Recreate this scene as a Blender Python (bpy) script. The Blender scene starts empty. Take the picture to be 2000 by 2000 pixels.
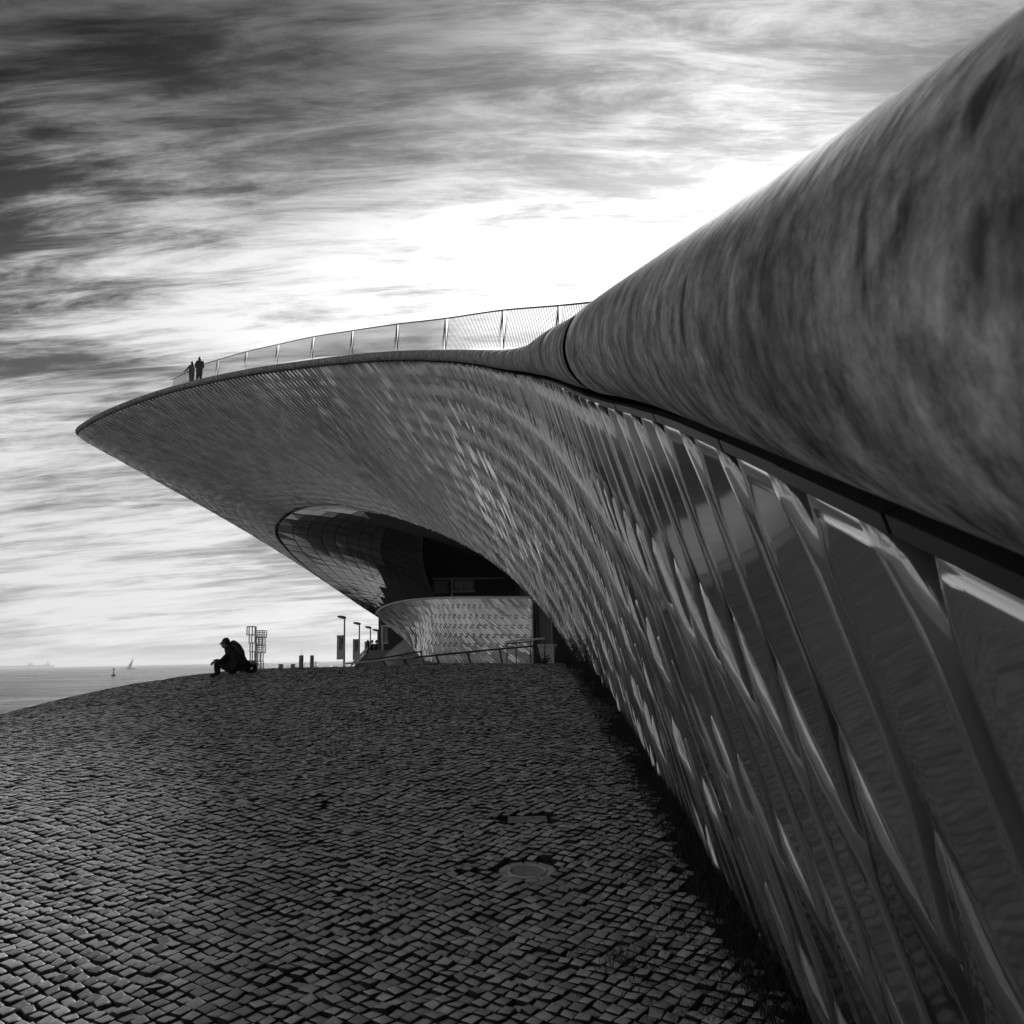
import bpy, math, random
import numpy as np
from mathutils import Vector, Matrix
random.seed(7); rng = np.random.default_rng(7)
S = bpy.context.scene
C = S.collection
FPX, PX = 1700.0, 2000.0
# ------------------------------------------------------------------ camera
ROLL = math.radians(1.2); PITCH = math.atan(283/FPX)
F_ = Vector((0, math.cos(PITCH), math.sin(PITCH))); U0 = Vector((0, -math.sin(PITCH), math.cos(PITCH))); X0 = Vector((1, 0, 0))
RT = X0*math.cos(ROLL) - U0*math.sin(ROLL); UP = U0*math.cos(ROLL) + X0*math.sin(ROLL)
cam = bpy.data.cameras.new('camera'); cam.sensor_width = 36; cam.lens = 36*FPX/PX
cam.clip_start = 0.05; cam.clip_end = 60000
cam.dof.use_dof = True; cam.dof.focus_distance = 18; cam.dof.aperture_fstop = 14
co = bpy.data.objects.new('camera', cam); C.objects.link(co)
co.matrix_world = Matrix(((RT.x, UP.x, -F_.x, 0), (RT.y, UP.y, -F_.y, 0), (RT.z, UP.z, -F_.z, 0), (0, 0, 0, 1)))
S.camera = co
def ray(u, v): return F_ + RT*((u-1000)/FPX) + UP*((1000-v)/FPX)
def at(u, v, Y):
    r = ray(u, v); return r*(Y/r.y)
def proj(p):
    p = Vector(p); z = p.dot(F_); return 1000+FPX*p.dot(RT)/z, 1000-FPX*p.dot(UP)/z
# ------------------------------------------------------------------ sky, sun, exposure
SUN_EL, SUN_AZ = math.radians(33), math.radians(15)      # azimuth measured from +Y towards +X
sd = Vector((math.sin(SUN_AZ)*math.cos(SUN_EL), math.cos(SUN_AZ)*math.cos(SUN_EL), math.sin(SUN_EL)))
W = bpy.data.worlds.new('World'); S.world = W; W.use_nodes = True
nt = W.node_tree; nt.nodes.clear(); L = nt.links
def N(t, **k):
    n = nt.nodes.new(t)
    for a, b in k.items():
        if a.startswith('i_'): n.inputs[int(a[2:])].default_value = b
        else: setattr(n, a, b)
    return n
def M(op, a, b=None, c=None):
    n = nt.nodes.new('ShaderNodeMath'); n.operation = op
    for i, x in enumerate((a, b, c)):
        if x is None: continue
        if isinstance(x, (int, float)): n.inputs[i].default_value = x
        else: L.new(x, n.inputs[i])
    return n.outputs[0]
def build_world():
    out = N('ShaderNodeOutputWorld'); bg = N('ShaderNodeBackground'); bg.inputs[1].default_value = 0.0505
    L.new(bg.outputs[0], out.inputs[0])
    sky = N('ShaderNodeTexSky'); sky.sky_type = 'NISHITA'; sky.sun_disc = False
    sky.sun_elevation = SUN_EL; sky.sun_rotation = SUN_AZ; sky.dust_density = 2.0
    bw = N('ShaderNodeRGBToBW'); L.new(sky.outputs[0], bw.inputs[0])
    tc = N('ShaderNodeTexCoord'); d = tc.outputs['Generated']
    sp = N('ShaderNodeSeparateXYZ'); L.new(d, sp.inputs[0])
    zc = M('ADD', M('MAXIMUM', sp.outputs[2], 0.0), 0.20)
    cb = N('ShaderNodeCombineXYZ'); L.new(M('DIVIDE', sp.outputs[0], zc), cb.inputs[0]); L.new(M('DIVIDE', sp.outputs[1], zc), cb.inputs[1])
    def noise(scale, det, rough, sc, rot, dist=0.0, off=(0, 0, 0)):
        mp = N('ShaderNodeMapping'); mp.inputs['Scale'].default_value = sc; mp.inputs['Rotation'].default_value = (0, 0, math.radians(rot)); mp.inputs['Location'].default_value = off
        L.new(cb.outputs[0], mp.inputs[0])
        n = N('ShaderNodeTexNoise'); n.inputs['Scale'].default_value = scale; n.inputs['Detail'].default_value = det
        n.inputs['Roughness'].default_value = rough; n.inputs['Distortion'].default_value = dist
        L.new(mp.outputs[0], n.inputs['Vector']); return n.outputs['Fac']
    n1 = noise(1.9, 10, 0.62, (0.6, 1.9, 1), 26, 0.6, (3.3, 1.7, 0))
    n2 = noise(0.8, 4, 0.5, (0.9, 1.3, 1), -16, 0.8, (0.4, 5.2, 0))
    n3 = noise(7.0, 12, 0.72, (0.42, 2.1, 1), 30, 0.4, (9, 2, 0))
    c = M('ADD', M('ADD', M('MULTIPLY', n1, 0.45), M('MULTIPLY', n2, 0.55)), M('MULTIPLY', M('SUBTRACT', n3, 0.5), 0.62))
    mr = N('ShaderNodeMapRange'); mr.interpolation_type = 'SMOOTHSTEP'; L.new(c, mr.inputs[0])
    mr.inputs[1].default_value = 0.37; mr.inputs[2].default_value = 0.62
    cl = mr.outputs[0]
    # thin cloud scatters the sunlight forward: brightness falls with the angle from the sun
    dt = N('ShaderNodeVectorMath'); dt.operation = 'DOT_PRODUCT'; L.new(d, dt.inputs[0]); dt.inputs[1].default_value = sd
    ca = M('MAXIMUM', dt.outputs['Value'], 0.0)
    glow = M('POWER', ca, 14.0)
    wide = M('POWER', ca, 2.0)
    # cloud radiance (before the 0.1 strength)
    cr = M('ADD', M('ADD', M('MULTIPLY', glow, 8.2), M('MULTIPLY', wide, 1.6)), 3.6)
    base = M('ADD', M('MULTIPLY', bw.outputs[0], 0.03), M('MULTIPLY', M('POWER', ca, 14.0), 5.0))
    # milky band low over the horizon
    hz = M('POWER', M('SUBTRACT', 1.0, M('MINIMUM', M('MAXIMUM', sp.outputs[2], 0.0), 1.0)), 6.0)
    base2 = M('ADD', base, M('MULTIPLY', hz, 3.0))
    cr2 = M('ADD', cr, M('MULTIPLY', hz, 0.7))
    mx = M('ADD', M('MULTIPLY', base2, M('SUBTRACT', 1.0, cl)), M('MULTIPLY', cr2, cl))
    # the veil thins towards the zenith, where the filtered sky is nearly black
    zr_ = N('ShaderNodeMapRange'); zr_.interpolation_type = 'SMOOTHSTEP'; L.new(sp.outputs[2], zr_.inputs[0])
    zr_.inputs[1].default_value = 0.36; zr_.inputs[2].default_value = 0.60; zr_.inputs[3].default_value = 1.0; zr_.inputs[4].default_value = 0.14
    mx = M('ADD', M('MULTIPLY', mx, zr_.outputs[0]), M('MULTIPLY', M('MULTIPLY', M('POWER', ca, 34.0), M('ADD', M('MULTIPLY', cl, .7), .3)), 4.2))
    cc = N('ShaderNodeCombineXYZ')
    for i in range(3): L.new(mx, cc.inputs[i])
    L.new(cc.outputs[0], bg.inputs[0])
build_world()
sun = bpy.data.lights.new('sun', 'SUN'); sun.energy = 1.5; sun.angle = math.radians(12); sun.color = (1, 1, 1)
so = bpy.data.objects.new('sun', sun); C.objects.link(so); so.rotation_euler = sd.to_track_quat('Z', 'Y').to_euler()
S.view_settings.view_transform = 'Standard'; S.view_settings.look = 'None'; S.view_settings.gamma = 1
S.view_settings.exposure = 1.78; S.view_settings.use_curve_mapping = False
S.cycles.use_denoising = True

# ------------------------------------------------------------------ materials (black and white photograph: all greys)
MATS = {}
def mat(name, base, rough=0.6, var=0.0, scale=5.0, stretch=(1, 1, 1), bump=0.0, bscale=40.0, metal=0.0, island=0.0, coat=0.0, detail=6, coord='Object', emit=0, spec=0.5):
    m = bpy.data.materials.new(name); m.use_nodes = True; t = m.node_tree; b = t.nodes['Principled BSDF']
    b.inputs['Base Color'].default_value = (base, base, base, 1); b.inputs['Roughness'].default_value = rough; b.inputs['Metallic'].default_value = metal
    b.inputs['Coat Weight'].default_value = coat; b.inputs['Coat Roughness'].default_value = 0.06; b.inputs['Specular IOR Level'].default_value = spec
    tc = t.nodes.new('ShaderNodeTexCoord'); mp = t.nodes.new('ShaderNodeMapping'); mp.inputs['Scale'].default_value = stretch
    t.links.new(tc.outputs[coord], mp.inputs[0])
    def mth(op, a, b2):
        n = t.nodes.new('ShaderNodeMath'); n.operation = op
        for i, x in enumerate((a, b2)):
            if isinstance(x, (int, float)): n.inputs[i].default_value = x
            else: t.links.new(x, n.inputs[i])
        return n.outputs[0]
    val = None
    if var > 0:
        n = t.nodes.new('ShaderNodeTexNoise'); n.inputs['Scale'].default_value = scale; n.inputs['Detail'].default_value = detail; n.inputs['Roughness'].default_value = 0.62
        t.links.new(mp.outputs[0], n.inputs['Vector'])
        r = t.nodes.new('ShaderNodeMapRange'); r.inputs[1].default_value = 0.3; r.inputs[2].default_value = 0.7
        r.inputs[3].default_value = base*(1-var); r.inputs[4].default_value = base*(1+var); t.links.new(n.outputs['Fac'], r.inputs[0]); val = r.outputs[0]
        r2 = t.nodes.new('ShaderNodeMapRange'); r2.inputs[3].default_value = min(1, rough*1.25); r2.inputs[4].default_value = rough*0.75
        t.links.new(n.outputs['Fac'], r2.inputs[0]); t.links.new(r2.outputs[0], b.inputs['Roughness'])
    if island > 0:
        g = t.nodes.new('ShaderNodeNewGeometry'); o = t.nodes.new('ShaderNodeObjectInfo')
        f = mth('FRACT', mth('ADD', g.outputs['Random Per Island'], o.outputs['Random']), 0)
        k = mth('ADD', mth('MULTIPLY', f, 2*island), 1-island)
        val = mth('MULTIPLY', val if val is not None else base, k)
    if val is not None: t.links.new(val, b.inputs['Base Color'])
    if bump > 0:
        n = t.nodes.new('ShaderNodeTexNoise'); n.inputs['Scale'].default_value = bscale; n.inputs['Detail'].default_value = 5
        t.links.new(mp.outputs[0], n.inputs['Vector'])
        bp = t.nodes.new('ShaderNodeBump'); bp.inputs['Strength'].default_value = 1.0; bp.inputs['Distance'].default_value = bump
        t.links.new(n.outputs['Fac'], bp.inputs['Height']); t.links.new(bp.outputs[0], b.inputs['Normal'])
    MATS[name] = m; return m
mat('tile_glaze', 0.18, 0.16, 0.2, 1.2, island=0.6, coat=1.0, coord='Object'); MATS['tile_glaze'].node_tree.nodes['Principled BSDF'].inputs['Coat IOR'].default_value = 3.4
mat('tile_joint', 0.02, 0.8)
mat('rim', 0.20, 0.75, 0.55, 9, (1, 1, .42), bump=0.002, bscale=26, detail=9, spec=0.15)
SPOT = ray(1833, 500)*0.43
def rim_detail():
    m = MATS['rim']; t = m.node_tree; bs = t.nodes['Principled BSDF']; tc = t.nodes.new('ShaderNodeTexCoord')
    def nz(sc, st, det, ro, lo, hi, a, b2, dist=0):
        mp = t.nodes.new('ShaderNodeMapping'); mp.inputs['Scale'].default_value = st; t.links.new(tc.outputs['Object'], mp.inputs[0])
        n = t.nodes.new('ShaderNodeTexNoise'); n.inputs['Scale'].default_value = sc; n.inputs['Detail'].default_value = det; n.inputs['Roughness'].default_value = ro; n.inputs['Distortion'].default_value = dist
        t.links.new(mp.outputs[0], n.inputs['Vector']); q = t.nodes.new('ShaderNodeMapRange'); t.links.new(n.outputs['Fac'], q.inputs[0])
        for i, v in enumerate((lo, hi, a, b2)): q.inputs[i+1].default_value = v
        return q.outputs[0]
    def mul(a, b2):
        n = t.nodes.new('ShaderNodeMath'); n.operation = 'MULTIPLY'
        for i, x in enumerate((a, b2)):
            if isinstance(x, float): n.inputs[i].default_value = x
            else: t.links.new(x, n.inputs[i])
        return n.outputs[0]
    a = nz(24, (1, 1, .8), 9, .72, .36, .64, .45, 1.55)      # stains run down
    b2 = nz(7, (1, 1, .6), 6, .65, .38, .62, .45, 1.5)
    c = nz(130, (1, 1, .7), 6, .75, .32, .68, .75, 1.25)
    d = nz(16, (1, 1, .35), 3, .5, .27, .36, .25, 1.0)               # few dark drips
    pos = t.nodes.new('ShaderNodeMapping'); pos.vector_type = 'TEXTURE'; pos.inputs['Location'].default_value = SPOT; pos.inputs['Scale'].default_value = (.05, .012, .028); t.links.new(tc.outputs['Object'], pos.inputs[0])
    ln = t.nodes.new('ShaderNodeVectorMath'); ln.operation = 'LENGTH'; t.links.new(pos.outputs[0], ln.inputs[0])
    sp_ = t.nodes.new('ShaderNodeMapRange'); sp_.inputs[1].default_value = .5; sp_.inputs[2].default_value = 1.3; sp_.inputs[3].default_value = .25; t.links.new(ln.outputs['Value'], sp_.inputs[0])
    v = mul(mul(mul(mul(a, b2), mul(c, d)), 0.33), sp_.outputs[0]); t.links.new(v, bs.inputs['Base Color'])
rim_detail()
mat('gap_black', 0.006, 1.0, spec=0.0)  # near-black, stands in for shade below the rim; joints share it
mat('cap', 0.035, 0.5, 0.2, 3)
mat('roof', 0.15, 0.8, 0.2, 1)
mat('stone', 0.48, 0.42, 0.3, 9, bump=0.004, bscale=35, island=0.38)
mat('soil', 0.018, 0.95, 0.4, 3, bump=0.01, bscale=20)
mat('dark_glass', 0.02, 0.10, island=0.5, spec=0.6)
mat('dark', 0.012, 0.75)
mat('brick', 0.07, 0.8, 0.4, 6)
mat('metal', 0.5, 0.4, 0.1, 3, metal=0.1)
mat('rail_metal', 0.08, 0.4, metal=0.5)
mat('wire', 0.16, 0.5, metal=0.4)
mat('white', 0.7, 0.5, 0.1, 3)
mat('pale', 0.7, 0.6, 0.2, 3)
mat('black_cloth', 0.008, 0.9, 0.3, 20)
mat('grey_cloth', 0.05, 0.9, 0.3, 20)
mat('skin', 0.25, 0.55)
mat('hair', 0.006, 0.5)
mat('banner', 0.7, 0.8)
mat('ink', 0.01, 0.8)
mat('leaf', 0.022, 0.7, island=0.5)
mat('grass', 0.03, 0.8, island=0.6)
mat('concrete', 0.3, 0.8, 0.2, 2, bump=0.003)
mat('far_grey', 0.25, 0.8)
mat('sail', 0.6, 0.8)
mat('iron', 0.3, 0.5, 0.3, 12, bump=0.002, bscale=30)

# ------------------------------------------------------------------ helpers
class MB:
    def __init__(s): s.v = []; s.f = []; s.sm = False
    def add(s, vs, fs):
        o = len(s.v); s.v += [tuple(p) for p in vs]; s.f += [tuple(i+o for i in f) for f in fs]; return s
    def box(s, x0, x1, y0, y1, z0, z1, m=None):
        vs = [Vector((x, y, z)) for z in (z0, z1) for y in (y0, y1) for x in (x0, x1)]
        if m is not None: vs = [m @ p for p in vs]
        return s.add(vs, [(0, 2, 3, 1), (4, 5, 7, 6), (0, 1, 5, 4), (2, 6, 7, 3), (0, 4, 6, 2), (1, 3, 7, 5)])
    def tube(s, pts, r, n=8, cap=True, closed=False):
        pts = [Vector(p) for p in pts]; k = len(pts); rs = r if isinstance(r, (list, tuple)) else [r]*k
        vs = []
        for i, p in enumerate(pts):
            a = pts[(i-1) % k] if (closed or i > 0) else p; b = pts[(i+1) % k] if (closed or i < k-1) else p
            d = (b-a).normalized(); ref = Vector((0, 0, 1)) if abs(d.z) < 0.95 else Vector((1, 0, 0))
            e = d.cross(ref).normalized(); g = e.cross(d)
            for j in range(n):
                t = 2*math.pi*j/n; vs.append(p + (e*math.cos(t)+g*math.sin(t))*rs[i])
        fs = []
        for i in range(k if closed else k-1):
            i2 = (i+1) % k
            for j in range(n): fs.append((i*n+j, i*n+(j+1) % n, i2*n+(j+1) % n, i2*n+j))
        if cap and not closed: fs += [tuple(range(n-1, -1, -1)), tuple((k-1)*n+j for j in range(n))]
        return s.add(vs, fs)
    def ball(s, c, r, nu=10, nv=7, m=None):
        c = Vector(c); r = Vector(r if isinstance(r, (tuple, list)) else (r, r, r)); vs = []; fs = []
        for i in range(nv+1):
            ph = math.pi*i/nv
            for j in range(nu):
                th = 2*math.pi*j/nu; p = Vector((math.sin(ph)*math.cos(th)*r.x, math.sin(ph)*math.sin(th)*r.y, math.cos(ph)*r.z))
                if m: p = m @ p
                vs.append(c+p)
        for i in range(nv):
            for j in range(nu): fs.append((i*nu+j, (i+1)*nu+j, (i+1)*nu+(j+1) % nu, i*nu+(j+1) % nu))
        return s.add(vs, fs)
    def mesh(s, name, m, smooth=False):
        me = bpy.data.meshes.new(name); me.from_pydata(s.v, [], s.f); me.materials.append(MATS[m])
        if smooth: me.shade_smooth()
        me.update(); return me
    def build(s, name, m, parent=None, smooth=False, loc=None):
        return obj(name, s.mesh(name, m, smooth), parent, loc)
def obj(name, me, parent=None, loc=None):
    o = bpy.data.objects.new(name, me); C.objects.link(o)
    if parent: o.parent = parent
    if loc is not None: o.location = loc
    return o
def thing(name, label, cat, loc=(0, 0, 0), rz=0, group=None):
    o = bpy.data.objects.new(name, None); C.objects.link(o); o.location = loc; o.rotation_euler = (0, 0, rz)
    o.empty_display_size = 0.3
    return tag(o, label, cat, group)
def tag(o, label, cat, group=None):
    o['label'] = label; o['category'] = cat
    if group: o['group'] = group
    return o
def struct(o): o['kind'] = 'structure'; return o
def stuff(o): o['kind'] = 'stuff'; return o
def np_mesh(name, V, Q, m, smooth=False):
    V = np.asarray(V, dtype=np.float32); Q = np.asarray(Q, dtype=np.int32)
    me = bpy.data.meshes.new(name); me.vertices.add(len(V)); me.vertices.foreach_set('co', V.ravel())
    k = Q.shape[1]; me.loops.add(Q.size); me.loops.foreach_set('vertex_index', Q.ravel())
    me.polygons.add(len(Q)); me.polygons.foreach_set('loop_start', np.arange(0, Q.size, k, dtype=np.int32))
    me.materials.append(MATS[m]); me.update(calc_edges=True); me.validate()
    if smooth: me.shade_smooth()
    return me
def crv(P, step):
    """smooth curve through control points, resampled at a constant step of length"""
    P = np.array([list(p) for p in P], float); n = len(P); out = []
    for i in range(n-1):
        p0 = P[i-1] if i > 0 else 2*P[0]-P[1]; p1 = P[i]; p2 = P[i+1]; p3 = P[i+2] if i+2 < n else 2*P[-1]-P[-2]
        t0 = 0; t1 = t0+np.linalg.norm(p1-p0)**.5; t2 = t1+np.linalg.norm(p2-p1)**.5; t3 = t2+np.linalg.norm(p3-p2)**.5
        for t in np.linspace(t1, t2, 24, endpoint=False):
            A1 = (t1-t)/(t1-t0)*p0+(t-t0)/(t1-t0)*p1; A2 = (t2-t)/(t2-t1)*p1+(t-t1)/(t2-t1)*p2; A3 = (t3-t)/(t3-t2)*p2+(t-t2)/(t3-t2)*p3
            B1 = (t2-t)/(t2-t0)*A1+(t-t0)/(t2-t0)*A2; B2 = (t3-t)/(t3-t1)*A2+(t-t1)/(t3-t1)*A3
            out.append((t2-t)/(t2-t1)*B1+(t-t1)/(t2-t1)*B2)
    out.append(P[-1]); out = np.array(out)
    return resample(out, step)
def resample(out, step=None, n=None):
    s = np.concatenate([[0], np.cumsum(np.linalg.norm(np.diff(out, axis=0), axis=1))])
    m = n if n else max(2, int(round(s[-1]/step))+1); q = np.linspace(0, s[-1], m)
    return np.stack([np.interp(q, s, out[:, k]) for k in range(out.shape[1])], 1)
def smooth(A, k, it=1):
    for _ in range(it):
        B = A.copy()
        B[1:-1] = (A[:-2]+A[1:-1]*2+A[2:])/4; A = B
    return A

# ------------------------------------------------------------------ terrain
def ground_z(x, y):
    x = np.asarray(x, float); y = np.asarray(y, float)
    ramp = -2.3 + 0.1*y
    crest = -0.10+0*y
    k = 0.12
    z = -np.log(np.exp(-ramp/k)+np.exp(-crest/k))*k
    bx = -8.2-x; z = z - 0.21*(np.log1p(np.exp(np.clip(bx/0.7, -50, 50)))*0.7)
    by = y-24.5; z = z - 0.5*(np.log1p(np.exp(np.clip(by/0.6, -50, 50)))*0.6)
    z = z + 0.018*np.sin(x*1.3+y*.7)+0.015*np.sin(y*1.9-x*.8)+0.01*np.sin(x*3.1)*np.sin(y*2.7)
    return np.maximum(z, -4.8)
xs = np.linspace(-40, 6, 150); ys = np.linspace(-8, 36, 180)
XX, YY = np.meshgrid(xs, ys); ZZ = ground_z(XX, YY)-0.035
V = np.stack([XX, YY, ZZ], -1).reshape(-1, 3); nx = len(xs)
Q = [(j*nx+i, j*nx+i+1, (j+1)*nx+i+1, (j+1)*nx+i) for j in range(len(ys)-1) for i in range(nx-1)]
ground = struct(obj('ground', np_mesh('ground', V, Q, 'soil', True)))
b = MB(); pf = [(-9, 27), (60, 27), (60, 170), (-56, 170)]; b.add([(x, y, z) for z in (-4.6, -3.17) for x, y in pf], [(3, 2, 1, 0), (4, 5, 6, 7), (0, 1, 5, 4), (1, 2, 6, 5), (2, 3, 7, 6), (3, 0, 4, 7)]); struct(b.build('promenade', 'concrete'))
# water out to the horizon
def water():
    m = bpy.data.materials.new('water'); m.use_nodes = True; t = m.node_tree; bs = t.nodes['Principled BSDF']
    bs.inputs['Base Color'].default_value = (0.07, 0.07, 0.07, 1); bs.inputs['Roughness'].default_value = 0.12; bs.inputs['IOR'].default_value = 1.33
    g = t.nodes.new('ShaderNodeNewGeometry')
    def bump(sc, st, dist, prev=None):
        mp = t.nodes.new('ShaderNodeMapping'); mp.inputs['Scale'].default_value = st; t.links.new(g.outputs['Position'], mp.inputs[0])
        n = t.nodes.new('ShaderNodeTexNoise'); n.inputs['Scale'].default_value = sc; n.inputs['Detail'].default_value = 7; n.inputs['Roughness'].default_value = 0.6
        t.links.new(mp.outputs[0], n.inputs['Vector'])
        bp = t.nodes.new('ShaderNodeBump'); bp.inputs['Distance'].default_value = dist; t.links.new(n.outputs['Fac'], bp.inputs['Height'])
        if prev: t.links.new(prev, bp.inputs['Normal'])
        return bp.outputs[0]
    mp = t.nodes.new('ShaderNodeMapping'); mp.inputs['Scale'].default_value = (.3, 1, 1); t.links.new(g.outputs['Position'], mp.inputs[0])
    n = t.nodes.new('ShaderNodeTexNoise'); n.inputs['Scale'].default_value = .12; n.inputs['Detail'].default_value = 8; n.inputs['Roughness'].default_value = .75; t.links.new(mp.outputs[0], n.inputs['Vector'])
    q = t.nodes.new('ShaderNodeMapRange'); t.links.new(n.outputs['Fac'], q.inputs[0])
    for i_, v_ in enumerate((.38, .6, .04, .26)): q.inputs[i_+1].default_value = v_
    t.links.new(q.outputs[0], bs.inputs['Roughness'])
    a = bump(0.40, (0.5, 1, 1), 4.5); c = bump(0.06, (0.3, 1, 1), 14.0, a); t.links.new(c, bs.inputs['Normal'])
    MATS['water'] = m
water()
b = MB(); n = 64
rings = [30, 80, 200, 600, 2000, 5000, 9400]
vs = [(0, 0, -4)]+[(r*math.cos(2*math.pi*j/n), r*math.sin(2*math.pi*j/n), -4) for r in rings for j in range(n)]
fs = [(0, 1+j, 1+(j+1) % n) for j in range(n)]+[(1+i*n+j, 1+(i+1)*n+j, 1+(i+1)*n+(j+1) % n, 1+i*n+(j+1) % n) for i in range(len(rings)-1) for j in range(n)]
b.add(vs, fs); struct(b.build('water', 'water'))
# ground under the building side
b = MB(); b.box(1.9, 60, -8, 60, -4.4, -3.0); struct(b.build('terrace', 'concrete'))

# ------------------------------------------------------------------ museum: edge curves
R = 0.20
def line_plane(a, b2): return ray(*a).cross(ray(*b2))
V_ = Vector(ray(1014, 683)).normalized()
def perp(r): return (r - V_*r.dot(V_)).normalized()
p1 = perp(ray(2000, 12)); p2 = perp(ray(2000, 1086))
half = p1.angle(p2)/2; nn = (p1+p2).normalized(); Ld = R/math.sin(half)
near = [nn*Ld + V_*t for t in (-6, -4, -2.5, -1.2, 0, 1, 1.9, 2.7)]
Tc = near + [at(1164, 684, 3.95), at(1092, 689, 6.3), at(1057, 697, 9), at(1032, 701, 12), at(983, 702, 16.5), at(932, 697, 22), at(870, 694, 28), at(776, 694, 35), at(700, 699, 40), at(609, 709, 46),
      at(500, 724, 50.5), at(400, 744, 54.5), at(300, 771, 58), at(215, 803, 61), at(168, 828, 63)]
tip = at(151, 845, 65); Tc.append(tip)
zt = tip.z
Tc += [Vector((tip.x+.1, 68, zt-.1)), Vector((tip.x+1.0, 74, zt-.4)), Vector((tip.x+3.2, 84, zt-1.0)), Vector((tip.x+7, 98, zt-2.2)), Vector((tip.x+13, 115, zt-4)), Vector((tip.x+20, 130, zt-6))]
# lower edge, point for point with Tc
Bc = []
for p in near:
    y = p.y+0.45; Bc.append(Vector((1.44+.02*y, y, -2.3+.1*y-0.16)))
for y in (4.4, 6.75, 9.45, 12.45, 17.0, 22.5): Bc.append(Vector((1.44+.02*min(y, 18), y, min(-2.3+.1*y, -.3)-0.16)))
Bc += [at(1078, 1211, 28), at(1004, 1131, 32.5), at(945, 1086, 36.5), at(880, 1050, 40.5), at(810, 1022, 44.5), at(730, 998, 50), at(650, 984, 55), at(592, 990, 59), at(565, 1000, 61),
       at(548, 1014, 62.5), at(538, 1036, 65), at(553, 1064, 69), at(600, 1109, 76), at(670, 1159, 86), at(740, 1206, 98), at(800, 1240, 110)]
assert len(Bc) == len(Tc), (len(Bc), len(Tc))
TB = np.array([list(a)+list(b2) for a, b2 in zip(Tc, Bc)])
def crv6(P):
    n = len(P); out = []
    for i in range(n-1):
        p0 = P[i-1] if i > 0 else 2*P[0]-P[1]; p1 = P[i]; p2 = P[i+1]; p3 = P[i+2] if i+2 < n else 2*P[-1]-P[-2]
        nm = lambda a, b2: np.linalg.norm((b2-a)[:3])**.5
        t1 = nm(p0, p1); t2 = t1+nm(p1, p2); t3 = t2+nm(p2, p3); t0 = 0
        for t in np.linspace(t1, t2, 24, endpoint=False):
            A1 = (t1-t)/(t1-t0)*p0+(t-t0)/(t1-t0)*p1; A2 = (t2-t)/(t2-t1)*p1+(t-t1)/(t2-t1)*p2; A3 = (t3-t)/(t3-t2)*p2+(t-t2)/(t3-t2)*p3
            B1 = (t2-t)/(t2-t0)*A1+(t-t0)/(t2-t0)*A2; B2 = (t3-t)/(t3-t1)*A2+(t-t1)/(t3-t1)*A3
            out.append((t2-t)/(t2-t1)*B1+(t-t1)/(t2-t1)*B2)
    out.append(P[-1]); return np.array(out)
G = crv6(TB)
sl = np.concatenate([[0], np.cumsum(np.linalg.norm(np.diff(G[:, :3], axis=0), axis=1))])
DS = 0.2; NS = int(sl[-1]/DS); sq = np.arange(NS)*DS
G = np.stack([np.interp(sq, sl, G[:, k]) for k in range(6)], 1)
G = smooth(G, 1, 16)
AX = G[:, :3]; BT = G[:, 3:]                                   # rim axis, lower edge
TT = AX + np.array([0.035, 0, -0.245])                          # top edge of the tiled surface
ylim = lambda y, a, b2: np.clip((y-a)/(b2-a), 0, 1)
MC = (TT+BT)/2
s0b = ylim(AX[:, 1], 8, 40)
MC[:, 0] += 0.5*ylim(AX[:, 1], 5, 25)*(1-ylim(AX[:, 1], 35, 60))
MC[:, 2] -= 0.9*ylim(AX[:, 1], 40, 62)
LEN = np.linalg.norm(TT-MC, axis=1)*.5+np.linalg.norm(MC-BT, axis=1)*.5+np.linalg.norm(TT-BT, axis=1)*0
LEN = np.linalg.norm(TT-MC, axis=1)+np.linalg.norm(MC-BT, axis=1)
def Ps(s, d, extra=0.0):
    """s, d arrays -> surface points"""
    s = np.clip(np.asarray(s, float), 0, (NS-1.001)*DS); i = (s/DS).astype(int); f = (s/DS-i)[..., None]
    g = lambda A: A[i]*(1-f)+A[i+1]*f
    ln = LEN[i]*(1-f[..., 0])+LEN[i+1]*f[..., 0]
    t = np.clip(np.asarray(d)/ln, 0, 1)[..., None]
    return g(TT)*(1-t)**2+2*g(MC)*t*(1-t)+g(BT)*t*t
def Nrm(s, d):
    e = 0.05; a = Ps(s+e, d)-Ps(s-e, d); b2 = Ps(s, d+e)-Ps(s, d-e)
    n = np.cross(a, b2); l = np.linalg.norm(n, axis=-1, keepdims=True); n = n/np.maximum(l, 1e-9)
    return n
_s = Nrm(np.array([10.0]), np.array([1.0]))[0]; SG = 1.0 if _s[0] < 0 else -1.0      # outward is -x
def lenat(s): return float(np.interp(s, sq, LEN))

museum = thing('museum', 'swooping museum building clad in glazed ceramic tiles with a thick rounded roof edge', 'building')
# substrate behind tiles
cols = np.arange(0, NS*DS-.3, 0.3); nt_ = 24
SS = np.repeat(cols[:, None], nt_+1, 1); LL = np.interp(cols, sq, LEN)[:, None]*np.linspace(0, 1, nt_+1)[None, :]
PP = Ps(SS, LL) - SG*Nrm(SS, np.clip(LL, .06, None))*0.045
PP[:, -1] = PP[:, -1]
k = nt_+1
Q = [(i*k+j, (i+1)*k+j, (i+1)*k+j+1, i*k+j+1) for i in range(len(cols)-1) for j in range(nt_)]
obj('facade', np_mesh('facade', PP.reshape(-1, 3), Q, 'tile_joint', True), museum)

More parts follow.
